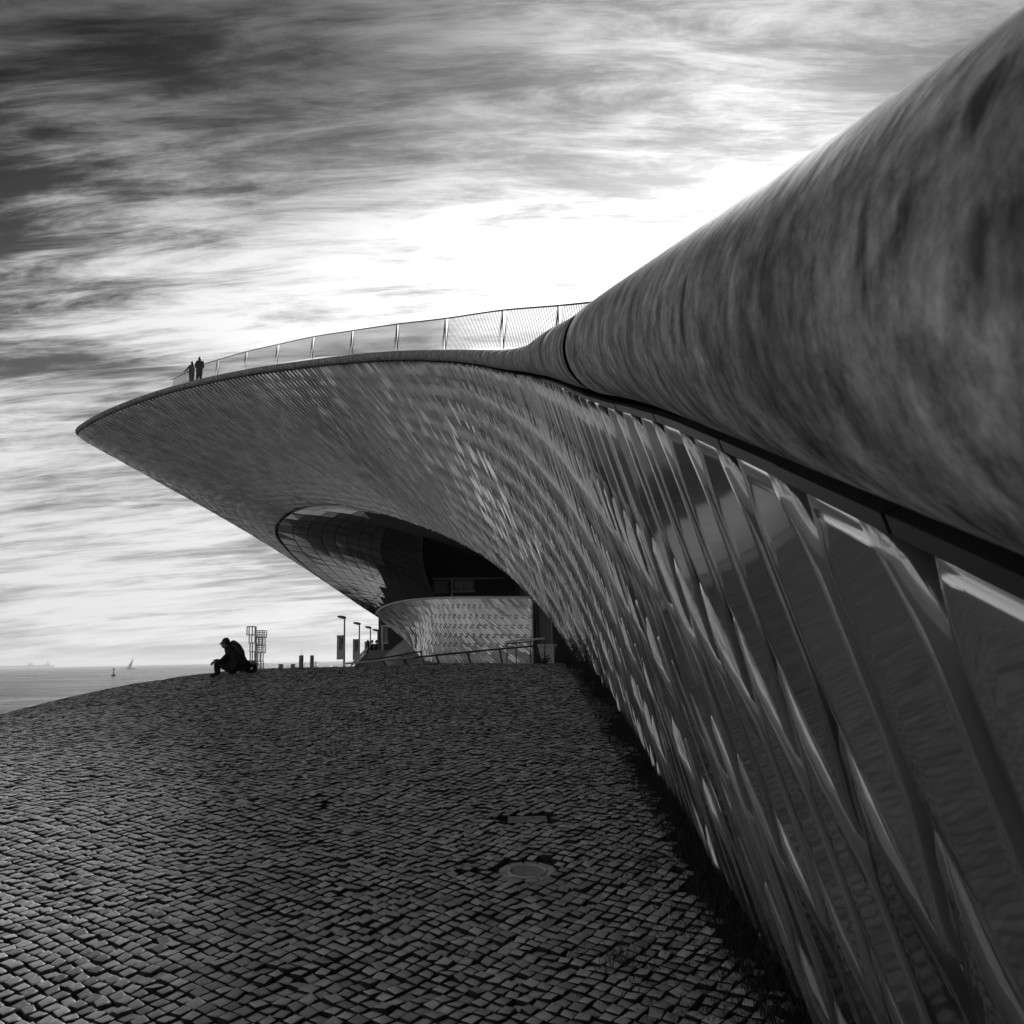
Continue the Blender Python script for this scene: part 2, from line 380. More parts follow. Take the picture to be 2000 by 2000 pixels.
TW, TCc, TA = 0.43, 0.95, 0.52      # tile pitch along the edge, course pitch, taper of the points
def tile_geo(s0, d0, nd, nc, gap=0.007, lift=1.0, flank=0.022, hgt=0.044):
    hl = TCc/2+TA/2; first = d0 < hl
    tt = np.linspace(-1, 1, nd); tt = np.sign(tt)*(1-(1-np.abs(tt))**1.35)     # denser near the tips
    dd = tt*(hl-0.03)
    if first: dd = np.linspace(0.012-d0, hl-0.03, nd)
    sh = TCc/2-TA/2
    hw = np.where(np.abs(dd) <= sh, 1.0, 1-(np.abs(dd)-sh)/TA)*(TW/2)-gap-0.002
    hw = np.maximum(hw, 0.006)
    q = np.array([-1, -.975, -.93, -.87, -.80, -.72, -.5, -.1, .4, .80, .92, .975, 1.0]) if nc > 7 else np.array([-1, -.93, -.82, -.66, .1, .85, 1.0])
    nc = len(q)
    sgrid = s0+hw[:, None]*q[None, :]
    dgrid = (d0+dd)[:, None]+0*q[None, :]
    ln = lenat(s0)
    valid = (d0-hl < ln-0.1) and (d0+hl > 0.12)
    if not valid: return None
    dgrid = np.clip(dgrid, 0.0, ln)
    # relief: raised body, rounded shoulders, points that stand proud, one flank higher than the other
    be = 0.034 if nc > 7 else 0.045
    ea = np.minimum(1, (1+q)[None, :]*hw[:, None]/be); eb = np.minimum(1, (1-q)[None, :]*hw[:, None]/(be*.75))
    prof = np.sqrt(np.clip(1-(1-ea)**2, 0, 1))*np.sqrt(np.clip(1-(1-eb)**2, 0, 1))
    tl = (tt+1)/2
    end = np.clip(np.minimum(tl, 1-tl)/.05, 0, 1) if not first else np.clip((1-tl)/.05, 0, 1)
    end = np.sqrt(1-(1-end)**2)
    # the upper slanted edge on the near side is folded outwards into a blade
    fold = np.exp(-((tl-.17)/.13)**2)[:, None]*(np.clip((-.45-q[None, :])/.5, 0, 1) if nc > 7 else np.clip((-.1-q[None, :])/.8, 0, 1)) if not first else 0
    h = hgt*prof*end[:, None] + lift*fold*prof - flank*q[None, :]*prof*end[:, None]
    Pp = Ps(sgrid, dgrid); Nn = Nrm(sgrid, np.clip(dgrid, 0.06, ln-0.06))*SG
    top = Pp+Nn*h[..., None]; low = Pp-Nn*0.05
    nr, ncq = top.shape[:2]
    Vv = top.reshape(-1, 3)
    F = [(i*ncq+j, i*ncq+j+1, (i+1)*ncq+j+1, (i+1)*ncq+j) for i in range(nr-1) for j in range(ncq-1)]
    # skirt
    loop = [(0, j) for j in range(ncq)]+[(i, ncq-1) for i in range(1, nr)]+[(nr-1, j) for j in range(ncq-2, -1, -1)]+[(i, 0) for i in range(nr-2, 0, -1)]
    ti = [i*ncq+j for i, j in loop]; o = len(Vv); lo = np.array([low[i, j] for i, j in loop]); m_ = len(loop)
    Vv = np.concatenate([Vv, lo]); F += [(ti[a], o+a, o+(a+1) % m_, ti[(a+1) % m_]) for a in range(m_)]
    return Vv, np.array(F, dtype=np.int64)
def needle(a, b_): return random.uniform(a, b_) if random.random() < .38 else random.uniform(0, .008)
tiles = []
smax = NS*DS-1
ncol = int(smax/TW)
camp = np.zeros(3)
for r_ in range(0, 26):
    d0 = r_*TCc+0.38
    for cidx in range(ncol):
        s0 = (cidx+0.5*(r_ % 2))*TW
        if d0-0.7 > lenat(s0): continue
        p = Ps(np.array([s0]), np.array([min(d0, lenat(s0))]))[0]
        tiles.append((s0, d0, p))
def in_view(p, mu=2300):
    v_ = Vector(p); z = v_.dot(F_)
    if z < 0.05: return False
    u = 1000+FPX*v_.dot(RT)/z; w = 1000-FPX*v_.dot(UP)/z
    return -60 < u < mu and -60 < w < mu
vis = [i for i, t in enumerate(tiles) if in_view(t[2], 4200)]
vis.sort(key=lambda i: np.linalg.norm(tiles[i][2])); nearset = set(vis[:290])
bigV = []; bigQ = []; off = 0
for i, (s0, d0, p) in enumerate(tiles):
    dist = np.linalg.norm(p)
    if i in nearset:
        g = tile_geo(s0, d0, 19 if dist < 5 else 13, 13 if dist < 5 else 9, 0.010, (random.uniform(.03, .045) if dist < 4 else needle(.04, .06)), (random.uniform(-.001, .003) if dist < 4 else random.uniform(-.003, .02)), .034 if dist < 4 else .042)
        if g is None: continue
        obj('facade_tile', np_mesh('facade_tile', g[0], g[1], 'tile_glaze', True), museum)
    else:
        if dist < 34: g = tile_geo(s0, d0, 13, 13, 0.015, needle(.045, .07), random.uniform(-.012, .026), .040)
        else: g = tile_geo(s0, d0, 9, 7, 0.026, needle(.035, .06), random.uniform(-.004, .048), .05)
        if g is None: continue
        bigV.append(g[0]); bigQ.append(g[1]+off); off += len(g[0])
stuff(obj('facade_tiling', np_mesh('facade_tiling', np.concatenate(bigV), np.concatenate(bigQ), 'tile_glaze', True), museum))

# rounded rim in segments with joints
AXs = AX
def rim_seg(sa, sb, rr=R):
    b = MB(); q = np.linspace(sa+(.12 if abs(sa-sj) < .1 else .02), sb-(.055 if abs(sb-sj) < .1 else .014), max(4, int((sb-sa)/0.35))); P = np.stack([np.interp(q, sq, AXs[:, k]) for k in range(3)], 1)
    rs = [rr]*len(P); P = [Vector(p) for p in P]
    P = [P[0]]+P+[P[-1]]; P[0] = P[0]-(P[2]-P[1]).normalized()*0.004; P[-1] = P[-1]+(P[-2]-P[-3]).normalized()*0.004
    rs = [rr-0.012]+rs+[rr-0.012]
    return b.tube(P, rs, 56 if np.linalg.norm(P[1]) < 12 else 20)
# joint placed about 3.6 m ahead of the camera
sj = float(np.interp(3.45, AX[:, 1], sq)); seg = 3.1
st = sj - 2*seg-3.5; joints = [0.1, sj]
while joints[-1] < smax-seg: joints.append(joints[-1]+(1.9 if joints[-1] < sj+25 else 3.2))
for a, b2 in zip(joints[:-1], joints[1:]):
    rim_seg(a, b2, R if a < sj-.1 else R-.010).build('rim_segment', 'rim', museum, True)
for a in joints[1:]:
    w_ = .13 if abs(a-sj) < .1 else .02; P = [Vector([np.interp(x, sq, AX[:, k]) for k in range(3)]) for x in (a-.03, a+.01, a+w_)]
    MB().tube(P, R-(.004 if w_ > .03 else .014), 56).build('joint_seal', 'gap_black', museum, True)
# inner core so the joints stay dark
b = MB(); q = np.arange(0.1, smax, 0.8); b.tube([tuple(np.interp(x, sq, AX[:, k]) for k in range(3)) for x in q], R-0.03, 16); b.build('rim_core', 'gap_black', museum, True)
# recess between rim and tiles, its black paints the shadow under the rim
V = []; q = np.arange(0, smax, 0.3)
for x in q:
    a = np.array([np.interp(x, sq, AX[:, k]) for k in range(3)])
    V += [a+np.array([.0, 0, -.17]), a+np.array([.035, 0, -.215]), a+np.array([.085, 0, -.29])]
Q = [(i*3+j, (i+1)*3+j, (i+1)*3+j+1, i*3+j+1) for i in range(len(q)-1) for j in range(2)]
obj('gap_black', np_mesh('gap_black', V, Q, 'gap_black'), museum)
# cap strips along the head of the tiles, one per tile, up to where they can be told apart
for cidx in range(ncol):
    s0 = cidx*TW
    y = float(np.interp(s0, sq, AX[:, 1]))
    if y < -0.5 or y > 9: continue
    qq = np.array([s0-TW/2+.004, s0+TW/2-.004]); P = Ps(qq, np.zeros(2)); Nn = Nrm(qq, np.full(2, .08))*SG
    dn = Ps(qq, np.full(2, .05))-P
    hh = 0.002*(cidx % 2)
    o_ = .036+hh
    vs = [P[0]+Nn[0]*o_-dn[0]*.2, P[1]+Nn[1]*o_-dn[1]*.2, P[1]+Nn[1]*o_+dn[1]*.35, P[0]+Nn[0]*o_+dn[0]*.35]
    vs += [v-Nn[0]*(o_-.012) for v in vs]
    b = MB(); b.add(vs, [(0, 1, 2, 3), (7, 6, 5, 4), (0, 4, 5, 1), (1, 5, 6, 2), (2, 6, 7, 3), (3, 7, 4, 0)]); b.build('cap_strip', 'cap', museum)
# roof deck
V = []
for x in q:
    a = np.array([np.interp(x, sq, AX[:, k]) for k in range(3)])
    V += [a+np.array([.03, 0, .12]), a+np.array([1.5, 0, .05]), np.array([max(a[0]+2, 6), a[1]+.3, a[2]-.3]), np.array([45, a[1]+.3, a[2]-1.5])]
Q = [(i*4+j, (i+1)*4+j, (i+1)*4+j+1, i*4+j+1) for i in range(len(q)-1) for j in range(3)]
obj('roof', np_mesh('roof', V, Q, 'roof', True), museum)

# ------------------------------------------------------------------ mouth lining: panels of dark glass and matte black
A = crv([at(743, 1003, 49.3), at(650, 987, 55.3), at(588, 994, 59.3), at(553, 1013, 62.2), at(541, 1036, 65), at(556, 1064, 69), at(601, 1109, 76), at(671, 1159, 86), at(740, 1206, 98)], .5)
K = crv([at(800, 1020, 50), at(818, 1032, 56), at(827, 1050, 60), at(826, 1080, 63), at(830, 1110, 66), at(838, 1135, 69), at(850, 1166, 72), at(828, 1192, 82), at(762, 1214, 97)], .5)
NA, NB_ = 30, 13
A = resample(A, n=NA*2+1); K = resample(K, n=NA*2+1)
def lin(i, j):      # i along curves 0..NA, j across 0..NB_
    a = A[int(round(i*2))]; k = K[int(round(i*2))]; t = j/NB_
    m_ = (a+k)/2+np.array([1.5, 2.0, 1.2]); return a*(1-t)**2+2*m_*t*(1-t)+k*t*t
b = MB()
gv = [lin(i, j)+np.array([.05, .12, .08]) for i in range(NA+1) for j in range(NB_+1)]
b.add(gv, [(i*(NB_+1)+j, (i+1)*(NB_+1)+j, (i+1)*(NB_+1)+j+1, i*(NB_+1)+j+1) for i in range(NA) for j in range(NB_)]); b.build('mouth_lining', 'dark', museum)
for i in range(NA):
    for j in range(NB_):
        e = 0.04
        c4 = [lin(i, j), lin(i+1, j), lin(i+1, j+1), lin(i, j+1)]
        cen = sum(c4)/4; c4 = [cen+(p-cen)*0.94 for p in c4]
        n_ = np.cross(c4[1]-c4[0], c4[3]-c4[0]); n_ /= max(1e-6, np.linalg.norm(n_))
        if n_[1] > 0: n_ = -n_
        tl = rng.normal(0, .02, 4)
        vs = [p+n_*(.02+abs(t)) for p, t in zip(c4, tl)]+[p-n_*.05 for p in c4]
        MB().add(vs, [(0, 1, 2, 3), (7, 6, 5, 4), (0, 4, 5, 1), (1, 5, 6, 2), (2, 6, 7, 3), (3, 7, 4, 0)]).build('lining_panel', 'dark_glass' if proj(cen)[0] < 748 else 'dark', museum)  # matte black panels paint in the dark side of a reflection edge
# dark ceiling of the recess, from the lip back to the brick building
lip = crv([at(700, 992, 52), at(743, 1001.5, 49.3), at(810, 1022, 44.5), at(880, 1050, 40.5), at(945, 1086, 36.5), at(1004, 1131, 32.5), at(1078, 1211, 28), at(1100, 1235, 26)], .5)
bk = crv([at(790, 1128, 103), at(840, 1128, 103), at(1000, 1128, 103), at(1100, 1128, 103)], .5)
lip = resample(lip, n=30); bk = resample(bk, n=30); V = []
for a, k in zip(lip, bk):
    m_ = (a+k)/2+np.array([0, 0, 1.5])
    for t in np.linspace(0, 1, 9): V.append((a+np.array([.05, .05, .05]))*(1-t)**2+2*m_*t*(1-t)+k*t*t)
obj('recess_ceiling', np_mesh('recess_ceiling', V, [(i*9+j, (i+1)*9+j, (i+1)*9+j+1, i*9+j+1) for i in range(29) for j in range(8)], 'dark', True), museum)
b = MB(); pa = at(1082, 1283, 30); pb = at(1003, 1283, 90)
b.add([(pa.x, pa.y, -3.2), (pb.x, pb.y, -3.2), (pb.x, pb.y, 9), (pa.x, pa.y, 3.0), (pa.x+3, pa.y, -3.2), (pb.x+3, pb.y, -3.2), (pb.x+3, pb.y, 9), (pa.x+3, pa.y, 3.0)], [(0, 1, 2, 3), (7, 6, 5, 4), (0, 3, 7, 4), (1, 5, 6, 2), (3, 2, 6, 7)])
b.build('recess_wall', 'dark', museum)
b = MB(); p = at(1079, 1284, 29.5); b.box(p.x, 6, 29.2, 29.6, -3, 1.2); b.build('side_wall', 'cap', museum)

# ------------------------------------------------------------------ lower tiled entrance wall
ent = thing('entrance_wall', 'low flared wall of pale diagonal tiles with pointed nose under the dark canopy mouth', 'wall')
Wt = resample(crv([at(735.5, 1199, 55), at(741, 1191, 53.5), at(755, 1183, 52), at(790, 1174, 49.5), at(840, 1169, 47), at(900, 1167, 44.5), at(970, 1167, 42), at(1041, 1167, 40)], .3), n=121)
Wb = resample(crv([at(739, 1207, 55.5), at(758, 1222, 54.3), at(780, 1239, 52.5), at(800, 1256, 50.5), at(813, 1272, 47.5), at(830, 1290, 45), at(880, 1296, 42.5), at(960, 1297, 40.5), at(1041, 1297, 38.5)], .3), n=121)
def Wp(s, t):
    s = min(max(s, 0), 1)*119.99; i = int(s); f = s-i; a = Wt[i]*(1-f)+Wt[i+1]*f; k = Wb[i]*(1-f)+Wb[i+1]*f
    m_ = (a+k)/2+np.array([.25, .5, -.2]); return a*(1-t)**2+2*m_*t*(1-t)+k*t*t
b = MB(); ns, ntt = 60, 12
b.add([Wp(i/ns, j/ntt)+np.array([.02, .05, 0]) for i in range(ns+1) for j in range(ntt+1)], [(i*(ntt+1)+j, (i+1)*(ntt+1)+j, (i+1)*(ntt+1)+j+1, i*(ntt+1)+j+1) for i in range(ns) for j in range(ntt)])
# body behind the skin
for (s_, ) in ((0.999,),):
    a = Wp(1, 0); c = Wp(1, 1); b.add([a, c, c+np.array([0, 1.2, 0]), a+np.array([0, 1.2, 0])], [(0, 1, 2, 3)])
b.build('core', 'concrete', ent)
b = MB(); nstrip = 74; rows = 7; skew = 0.30
for i in range(-24, nstrip):
    for r_ in range(rows+1):
        s_c = (i+.5)/nstrip; off_ = 0.5 if i % 2 else 0.0
        t0 = (r_-off_*.5)/rows+.001; t1 = (r_+1-off_*.5)/rows-.001
        t0 = max(t0, 0.004); t1 = min(t1, .998)
        if t1-t0 < .03: continue
        hw_ = .5/nstrip*.97; pts = []
        tp = min(.014, (t1-t0)*.3)
        for (t, w_) in ((t0, .35), (t0+tp, 1), (t1-tp, 1), (t1, .35)):
            for sg in (-1, 1): pts.append((s_c+t*skew+sg*hw_*w_, t))
        if max(p[0] for p in pts) < 0.01 or min(p[0] for p in pts) > .985: continue
        n_ = np.array([-.35, -.9, -.15]); tilt = .05*random.random()
        vs = [Wp(*p)+n_*(.035+(tilt if k % 2 else 0)+.02*(k//2)/3) for k, p in enumerate(pts)]
        b.add(vs, [(0, 1, 3, 2), (2, 3, 5, 4), (4, 5, 7, 6)])
mat('tile_pale', 0.7, 0.2, 0.3, .6, island=0.14, coat=1.0); MATS['tile_pale'].node_tree.nodes['Principled BSDF'].inputs['Coat IOR'].default_value = 2.3
stuff(b.build('wall_tiling', 'tile_pale', ent))
b = MB(); b.tube([tuple(p) for p in resample(Wt, n=50)], .07, 8); b.build('coping', 'metal', ent, True)
a = Wp(1, 0); c = Wp(1, 1); b = MB(); b.tube([tuple(a), tuple(c)], .06, 6); b.build('end_trim', 'metal', ent, True)
# small tiled hump behind
hump = thing('tiled_hump', 'small pale tiled mound rising to a point left of the entrance wall', 'mound')
b = MB(); hp = [(745, 1291), (752, 1280), (770, 1264), (790, 1248), (806, 1236), (820, 1229), (840, 1229)]
for k in range(len(hp)-1):
    for j in range(9):
        t0, t1 = j/9, (j+1)/9
        def hq(i, t):
            u, v = hp[i]; a = at(u, v, 57+.3*i); bb = at(u+10, 1300, 54); return a*(1-t)+bb*t+Vector((0, .8*math.sin(math.pi*t), 0))
        b.add([hq(k, t0), hq(k+1, t0), hq(k+1, t1), hq(k, t1)], [(0, 1, 2, 3)])
stuff(b.build('mound_tiling', 'tile_pale', hump))

# ------------------------------------------------------------------ brick building behind
def brick_mat():
    m = MATS['brick']; t = m.node_tree; bs = t.nodes['Principled BSDF']; br = t.nodes.new('ShaderNodeTexBrick'); tc = t.nodes.new('ShaderNodeTexCoord')
    mp = t.nodes.new('ShaderNodeMapping'); mp.inputs['Rotation'].default_value = (math.radians(90), 0, 0); t.links.new(tc.outputs['Object'], mp.inputs[0]); t.links.new(mp.outputs[0], br.inputs[0])
    br.inputs['Scale'].default_value = 3; br.inputs['Color1'].default_value = (.05, .05, .05, 1); br.inputs['Color2'].default_value = (.11, .11, .11, 1); br.inputs['Mortar'].default_value = (.02, .02, .02, 1)
    t.links.new(br.outputs[0], bs.inputs['Base Color'])
brick_mat()
brk = thing('brick_building', 'dark old brick building standing behind the canopy mouth', 'building')
xl = at(739, 1250, 105).x
b = MB(); b.box(xl, 12, 105, 125, -3.2, 12.5); b.build('wall', 'brick', brk)
b = MB(); c0 = at(845, 1131, 104.8); c1 = at(985, 1131, 104.8); b.box(c0.x, c1.x, 104.6, 104.95, c0.z-.1, c0.z+.15); b.build('cornice', 'metal', brk)
def window(u0, v0, u1, v1, panes=2, sill=True):
    a = at(u0, v1, 104.9); c = at(u1, v0, 104.9); w = MB(); t = .12
    w.box(a.x, c.x, 104.86, 104.98, a.z, a.z+t); w.box(a.x, c.x, 104.86, 104.98, c.z-t, c.z); w.box(a.x, a.x+t, 104.862, 104.98, a.z+t, c.z-t); w.box(c.x-t, c.x, 104.862, 104.98, a.z+t, c.z-t)
    wo = w.build('window', 'metal', brk)
    n_ = panes; ww = (c.x-a.x-2*t)/n_
    for k in range(n_):
        p = MB(); p.box(a.x+t+k*ww+.04, a.x+t+(k+1)*ww-.04, 104.9, 104.96, a.z+t, c.z-t); p.build('pane', 'pale' if panes == 2 and sill else 'metal', wo)
    if sill:
        p = MB(); p.box(a.x-.1, c.x+.1, 104.7, 104.95, a.z-.28, a.z-.02); p.build('sill', 'white', wo)
window(886, 1133, 926, 1153); window(846, 1134, 876, 1160, 1, False)
window(751, 1226, 757, 1253, 2); window(744, 1226, 748, 1253, 1, False)
b = MB(); a = at(882, 1131, 104.6); b.tube([(a.x, 104.6, a.z), (a.x, 104.6, -3.2)], .12, 6); b.build('downpipe', 'white', brk)
b = MB(); a = at(744, 1223, 104.2); c = at(765, 1223, 104.2); b.box(a.x, c.x, 104, 104.3, a.z-.12, a.z+.12); b.tube([(a.x+.2, 104.2, a.z), (a.x+.2, 104.2, -3.2)], .12, 6); b.build('door_frame', 'pale', brk)

# ------------------------------------------------------------------ guardrail on the roof
gr = thing('guardrail', 'roof edge guardrail with slim top rail and slanted cable mesh', 'railing')
rp = [(1165, 589, 19.8), (1149, 591, 20.6), (1090, 597, 22.3), (980, 606, 25.6), (870, 622, 29.4), (775, 633, 34.8), (687, 646, 39.8), (610, 658, 45), (542, 673, 49), (476, 688, 52.6), (425, 703, 55), (401, 710, 56), (380, 719, 57), (355, 732, 58.4), (335, 742, 59.4)]
RC = crv([at(*p) for p in rp], .1); RC = smooth(RC, 1, 60)
ir = np.concatenate([[0], np.cumsum(np.linalg.norm(np.diff(RC, axis=0), axis=1))])
def rail_pt(x): return Vector([np.interp(x, ir, RC[:, k]) for k in range(3)])
b = MB(); b.tube([tuple(p) for p in resample(RC, step=.8)], .026, 6); b.build('top_rail', 'rail_metal', gr, True)
us = np.array([proj(p)[0] for p in RC])
pp = [0]
for u in (1090, 982, 870, 775, 688, 610, 541, 480, 425, 380): pp.append(float(ir[np.argmin(abs(us-u))]))
pp.append(ir[-1])
for x in pp[1:-1]:
    p = rail_pt(x); MB().tube([p, p+Vector((0.0, 0, -1.25))], .019, 6).build('post', 'rail_metal', gr)
for x0, x1 in zip(pp[:-1], pp[1:]):
    b = MB(); x = x0+.03
    while x < x1:
        for sgn, rr in ((-1, .012),):
            p = rail_pt(min(max(x+sgn*.30, x0), x1)); q_ = rail_pt(min(max(x-sgn*.18, x0), x1)); 
            b.tube([p+Vector((0, 0, -.02)), q_+Vector((0, 0, -1.2))], rr, 3, False)
        x += .11
    b.build('mesh_panel', 'wire', gr)

# ------------------------------------------------------------------ cobblestones
def warp(a, b2):
    return (0.10*np.sin(b2*.45+1)+.05*np.sin(a*.8+b2*.4)+.015*np.sin(a*2.3-b2*1.7), 0.10*np.sin(a*.4)+.05*np.sin(b2*.75-a*.3)+.015*np.sin(b2*2.6+a*1.9))
CP = 0.092; th = math.radians(54)
ga = np.arange(-430, 430); A_, B_ = np.meshgrid(ga, ga, indexing='ij')
ja = A_*CP + 0.04*(B_ % 2)*0; jb = B_*CP
off2 = rng.normal(0, .006, A_.shape)
def togrid(a, b2):
    w = warp(a, b2); a2 = a+w[0]; b3 = b2+w[1]
    return a2*math.cos(th)-b3*math.sin(th)*1.0, a2*math.sin(th)+b3*math.cos(th)
cx, cy = togrid(ja, jb)
cy = cy+8
keep = (cy > 2.9) & (cy < 27.5) & (cx > -.66*cy-2.2) & (cx < 1.75+.015*cy)
mh = at(1030, 1697, 1); mk = None
# manhole positions found on the ramp
def on_ground(u, v):
    r = ray(u, v)
    for t in np.arange(3, 30, .01):
        p = r*t
        if p.z < float(ground_z(p.x, p.y)): return p
    return r*20
MHP = on_ground(1030, 1698); PLP = on_ground(1030, 1598)
keep &= ((cx-MHP.x)**2+(cy-MHP.y)**2 > .245**2)
keep &= ~((abs(cx-PLP.x) < .24) & (abs(cy-PLP.y) < .15))
idx = np.argwhere(keep)
cxx = cx[keep]; cyy = cy[keep]; aa = ja[keep]; bb = jb[keep]
dist = np.hypot(cxx, cyy)
# patches where stones are missing
mn = np.sin(cxx*1.7+2)*np.sin(cyy*1.1+.5)+.5*np.sin(cxx*4.1)*np.sin(cyy*3.3); drop = (mn > 1.25) & (rng.random(len(cxx)) < .25)
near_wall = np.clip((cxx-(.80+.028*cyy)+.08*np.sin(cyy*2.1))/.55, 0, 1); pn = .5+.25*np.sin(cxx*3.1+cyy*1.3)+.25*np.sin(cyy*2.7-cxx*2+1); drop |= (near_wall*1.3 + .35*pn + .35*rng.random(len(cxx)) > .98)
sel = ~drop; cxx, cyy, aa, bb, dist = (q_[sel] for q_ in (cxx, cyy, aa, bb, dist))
nst = len(cxx); print('stones', nst)
def corners(sa, sb): return togrid(aa+sa, bb+sb)
hw_ = CP*.5
cor = []
scl = rng.uniform(.84, .98, (nst, 2)); rot = rng.normal(0, .09, nst)
for sx, sy in ((-1, -1), (1, -1), (1, 1), (-1, 1)):
    jx = rng.normal(0, .0055, nst); jy = rng.normal(0, .0055, nst)
    lx = sx*hw_*scl[:, 0]; ly = sy*hw_*scl[:, 1]
    lx, ly = lx*np.cos(rot)-ly*np.sin(rot)+jx, lx*np.sin(rot)+ly*np.cos(rot)+jy
    X, Y = corners(lx, ly); cor.append((X, Y+8))
X = np.stack([c_[0] for c_ in cor], 1); Y = np.stack([c_[1] for c_ in cor], 1)
mx_, my_ = X.mean(1, keepdims=True), Y.mean(1, keepdims=True)
Z0 = ground_z(mx_, my_); tx = rng.normal(0, .055, (nst, 1)); ty = rng.normal(0, .055, (nst, 1)); zz = rng.normal(0, .005, (nst, 1))
gx = (ground_z(mx_+.05, my_)-ground_z(mx_-.05, my_))/.1; gy = (ground_z(mx_, my_+.05)-ground_z(mx_, my_-.05))/.1
def layer(f, h): 
    x = mx_+(X-mx_)*f; y = my_+(Y-my_)*f
    return np.stack([x, y, Z0+zz+h+(x-mx_)*(gx+tx)+(y-my_)*(gy+ty)], -1)
l0 = layer(1.0, -.07); l1 = layer(1.0, -.012); l2 = layer(.89, 0.0); l3 = layer(.5, .002)
SV = np.concatenate([l0, l1, l2, l3], 1)        # nst,16,3
base_q = [(0, 1, 5, 4), (1, 2, 6, 5), (2, 3, 7, 6), (3, 0, 4, 7), (4, 5, 9, 8), (5, 6, 10, 9), (6, 7, 11, 10), (7, 4, 8, 11), (8, 9, 13, 12), (9, 10, 14, 13), (10, 11, 15, 14), (11, 8, 12, 15), (12, 13, 14, 15)]
base_q = np.array(base_q)
order = np.argsort(dist)
visn = [i for i in order if in_view((mx_[i, 0], my_[i, 0], Z0[i, 0]))][:296]
vs_ = set(visn); rest = np.array([i for i in range(nst) if i not in vs_])
# nearest stones: objects of their own, sharing a dozen meshes
def shade_sides(me):  # soil colour on sides and bevels: joint dirt plus painted shade
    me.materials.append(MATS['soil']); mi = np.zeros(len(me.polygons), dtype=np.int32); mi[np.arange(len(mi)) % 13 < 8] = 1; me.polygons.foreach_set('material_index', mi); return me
protos = []
for k in range(14):
    i = visn[k*19]; c_ = np.array([mx_[i, 0], my_[i, 0], Z0[i, 0]]); protos.append(shade_sides(np_mesh('cobblestone', SV[i]-c_, base_q, 'stone', False)))
for k, i in enumerate(visn):
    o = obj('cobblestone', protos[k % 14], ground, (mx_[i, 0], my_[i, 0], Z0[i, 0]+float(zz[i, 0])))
    # local direction of the laying pattern
    o.rotation_euler = (random.gauss(0, .03), random.gauss(0, .03), random.gauss(0, .05))
Vb = SV[rest].reshape(-1, 3); Qb = (base_q[None]+np.arange(len(rest))[:, None, None]*16).reshape(-1, 4)
stuff(obj('cobblestones', shade_sides(np_mesh('cobblestones', Vb, Qb, 'stone', False)), ground))
# manhole cover and its ring of stones
def put(o, p): o.location = p
gzv = lambda x, y: float(ground_z(x, y))
mhz = gzv(MHP.x, MHP.y)
mc = thing('manhole_cover', 'round iron manhole cover set among the cobbles', 'manhole cover', (MHP.x, MHP.y, mhz-.018)); mc.rotation_euler = (math.atan(.1), 0, 0)
b = MB(); n = 36; b.add([(0, 0, .004)]+[(.125*math.cos(2*math.pi*j/n), .125*math.sin(2*math.pi*j/n), .004) for j in range(n)]+[(.125*math.cos(2*math.pi*j/n), .125*math.sin(2*math.pi*j/n), -.05) for j in range(n)],
    [(0, 1+j, 1+(j+1) % n) for j in range(n)]+[(1+j, 1+n+j, 1+n+(j+1) % n, 1+(j+1) % n) for j in range(n)]); b.build('plate', 'iron', mc)
b = MB(); b.tube([(.14*math.cos(2*math.pi*j/n), .14*math.sin(2*math.pi*j/n), .002) for j in range(n)], .014, 6, closed=True); b.build('ring', 'metal', mc, True)
for j in range(11):
    a0 = 2*math.pi*j/11+.03; a1 = 2*math.pi*(j+1)/11-.03; b = MB(); vs = []
    for z in (-.05, .004):
        for (r_, a_) in ((.155, a0), (.225, a0+.01), (.225, a1-.01), (.155, a1)): vs.append((r_*math.cos(a_), r_*math.sin(a_), z+random.uniform(-.003, .003)))
    b.add(vs, [(4, 5, 6, 7), (0, 1, 5, 4), (1, 2, 6, 5), (2, 3, 7, 6), (3, 0, 4, 7)]); b.build('ring_stone', 'stone', mc)
pl = thing('drain_plate', 'flat rectangular stone plate in the cobbles beyond the manhole', 'plate', (PLP.x, PLP.y, gzv(PLP.x, PLP.y)-.015)); pl.rotation_euler = (math.atan(.1), 0, .0)
b = MB(); b.box(-.18, .18, -.1, .1, -.05, .004); b.build('slab', 'iron', pl)
for y0 in (.105, -.125): MB().box(-.2, .2, y0, y0+.02, -.05, .002).build('frame', 'gap_black', pl)

# ------------------------------------------------------------------ weeds and grass
b = MB()
def blade(b, x, y, h, w, lean, z=None):
    z = gzv(x, y)-.02 if z is None else z; a = random.random()*math.tau; dx, dy = math.cos(a), math.sin(a)
    lx, ly = random.gauss(0, lean), random.gauss(0, lean)
    b.add([(x-dx*w, y-dy*w, z), (x+dx*w, y+dy*w, z), (x+dx*w*.6+lx*.5, y+dy*w*.6+ly*.5, z+h*.6), (x-dx*w*.6+lx*.5, y-dy*w*.6+ly*.5, z+h*.6), (x+lx, y+ly, z+h)], [(0, 1, 2, 3), (3, 2, 4)])
for _ in range(42000):
    y = 3.2+21*random.random()**1.5; f = random.random()
    x = 1.52+.02*min(y, 18) - abs(random.gauss(0, .45)) if f < .93 else 1.0-abs(random.gauss(0, .5))
    blade(b, x, y, random.uniform(.02, .08)*(1.5 if x > 1.2 else .7), random.uniform(.002, .006), .035)
stuff(b.build('grass', 'grass'))
